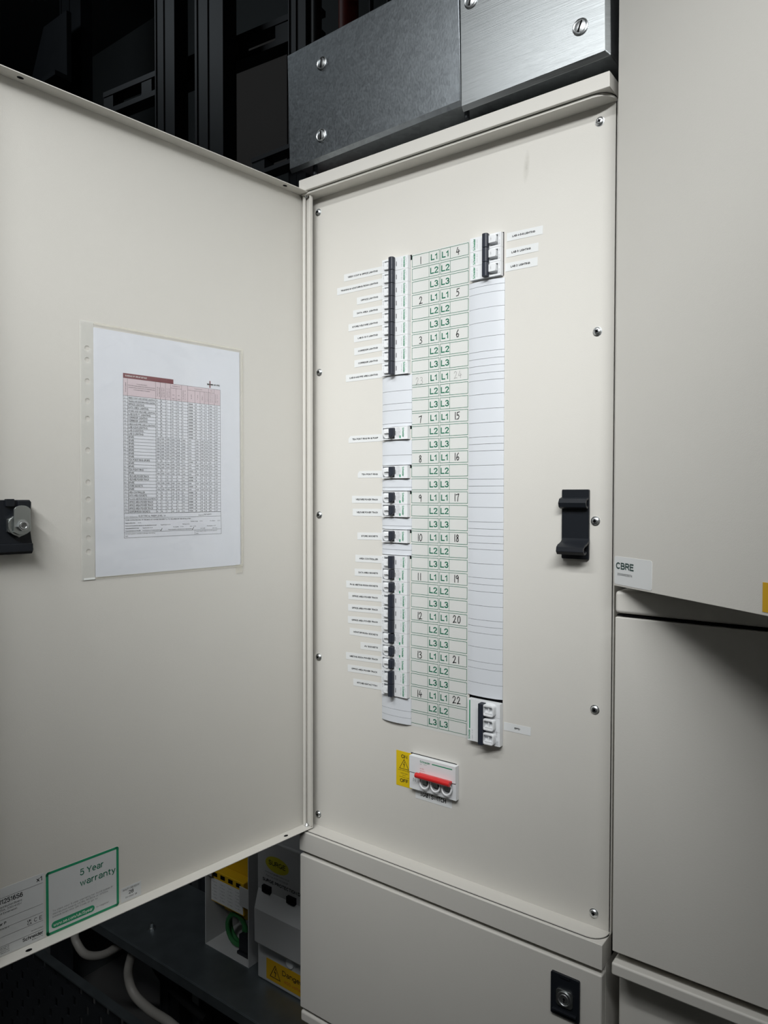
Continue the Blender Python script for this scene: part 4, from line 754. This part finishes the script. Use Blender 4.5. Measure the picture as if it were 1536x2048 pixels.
b = MB(WORLD); b.tube([(-532+26*math.cos(a)+0.3*i, 150+6*math.sin(a*0.5), -555+30*math.sin(a)) for i, a in enumerate([k*0.33 for k in range(38)])], 4.5, 'green_cable', 10); o = b.build('earth_cable', None, loc=(-532, 150, ZS)); tag(o, 'green coiled cable in the bottom of the open metal box', 'cable')
b = MB(WORLD); b.box(-506, -462, 135, 180, ZS+2, -552, 'black_plastic'); b.box(-508, -460, 131, 182, ZS+2, ZS+8, 'black_plastic'); o = b.build('terminal_block', None, bevel=1.5, loc=(-485, 157, ZS+2)); tag(o, 'black block lying beside the green coil in the open box', 'block')

t = thing('surge_enclosure', 'grey plastic surge protection enclosure standing on the shelf beside the meter cabinet', 'enclosure', (-310, 155, ZS))
b = MB(WORLD); b.box(-427, -196, 110, 205, ZS, -322, 'grey_box_paint'); b.build('body', t, bevel=4)
fs_ = Fr((0, 110, 0), (1, 0, 0), (0, 0, 1)); b = MB(fs_)
pts = [(-424, -528), (-204, -528), (-204, -418), (-424, -418)]; top = [(-414, -508), (-212, -508), (-212, -446), (-414, -446)]
b.add([(p, q, 0) for p, q in pts]+[(p, q, 20) for p, q in top], [(4, 5, 6, 7), (0, 1, 5, 4), (1, 2, 6, 5), (2, 3, 7, 6), (3, 0, 4, 7), (3, 2, 1, 0)], 'grey_box_paint')
lid = b.build('lid', t, bevel=2.5, label='bulging flap over the modules')
b = MB(fs_); b.lathe((-340, -532, 0), [(9, 0), (9, 3), (5, 4)], 'white_plastic', 16); b.build('lid_catch', lid)
for x in (-408, -345):
    b = MB(fs_); b.box(x, x+20, -420, -408, 0, 6, 'void_black'); b.build('lid_hinge', lid)
b = MB(fs_); n = 28; q = 0.15
b.add([(-374+30*math.cos(2*math.pi*i/n), -364+15*math.sin(2*math.pi*i/n), q) for i in range(n)], [tuple(range(n))], 'logo_yellow'); b.text('SURGE', -374, -367, 9, 0.3, 'black_ink', fit=42, al='c', bold=0.02)
b.text('www.surgedevices.co.uk', -374, -384, 3.2, q, 'black_ink', fit=62, al='c'); b.text('Part No. 01SP-ACS002P', -374, -391, 3.2, q, 'black_ink', fit=56, al='c'); b.text('SURGE PROTECTION DEVICE', -411, -402, 6.2, q, 'black_ink', fit=120, bold=0.05)
b.build('printed_label', t)
b = MB(fs_); b.box(-402, -250, -584, -545, 0.05, 0.25, 'amber_sticker'); b.line([(-392, -576), (-366, -576), (-379, -553)], 1.4, 0.35, 'black_ink', True); b.line([(-378, -558), (-381, -566), (-377, -565), (-379, -573)], 1.4, 0.35, 'black_ink')
b.text('Danger', -360, -563, 9.5, 0.35, 'black_ink', fit=48, bold=0.02); b.text('400 volts', -356, -576, 6, 0.35, 'red_ink', fit=40); b.build('danger_sticker', t, label='amber sticker reading Danger 400 volts')
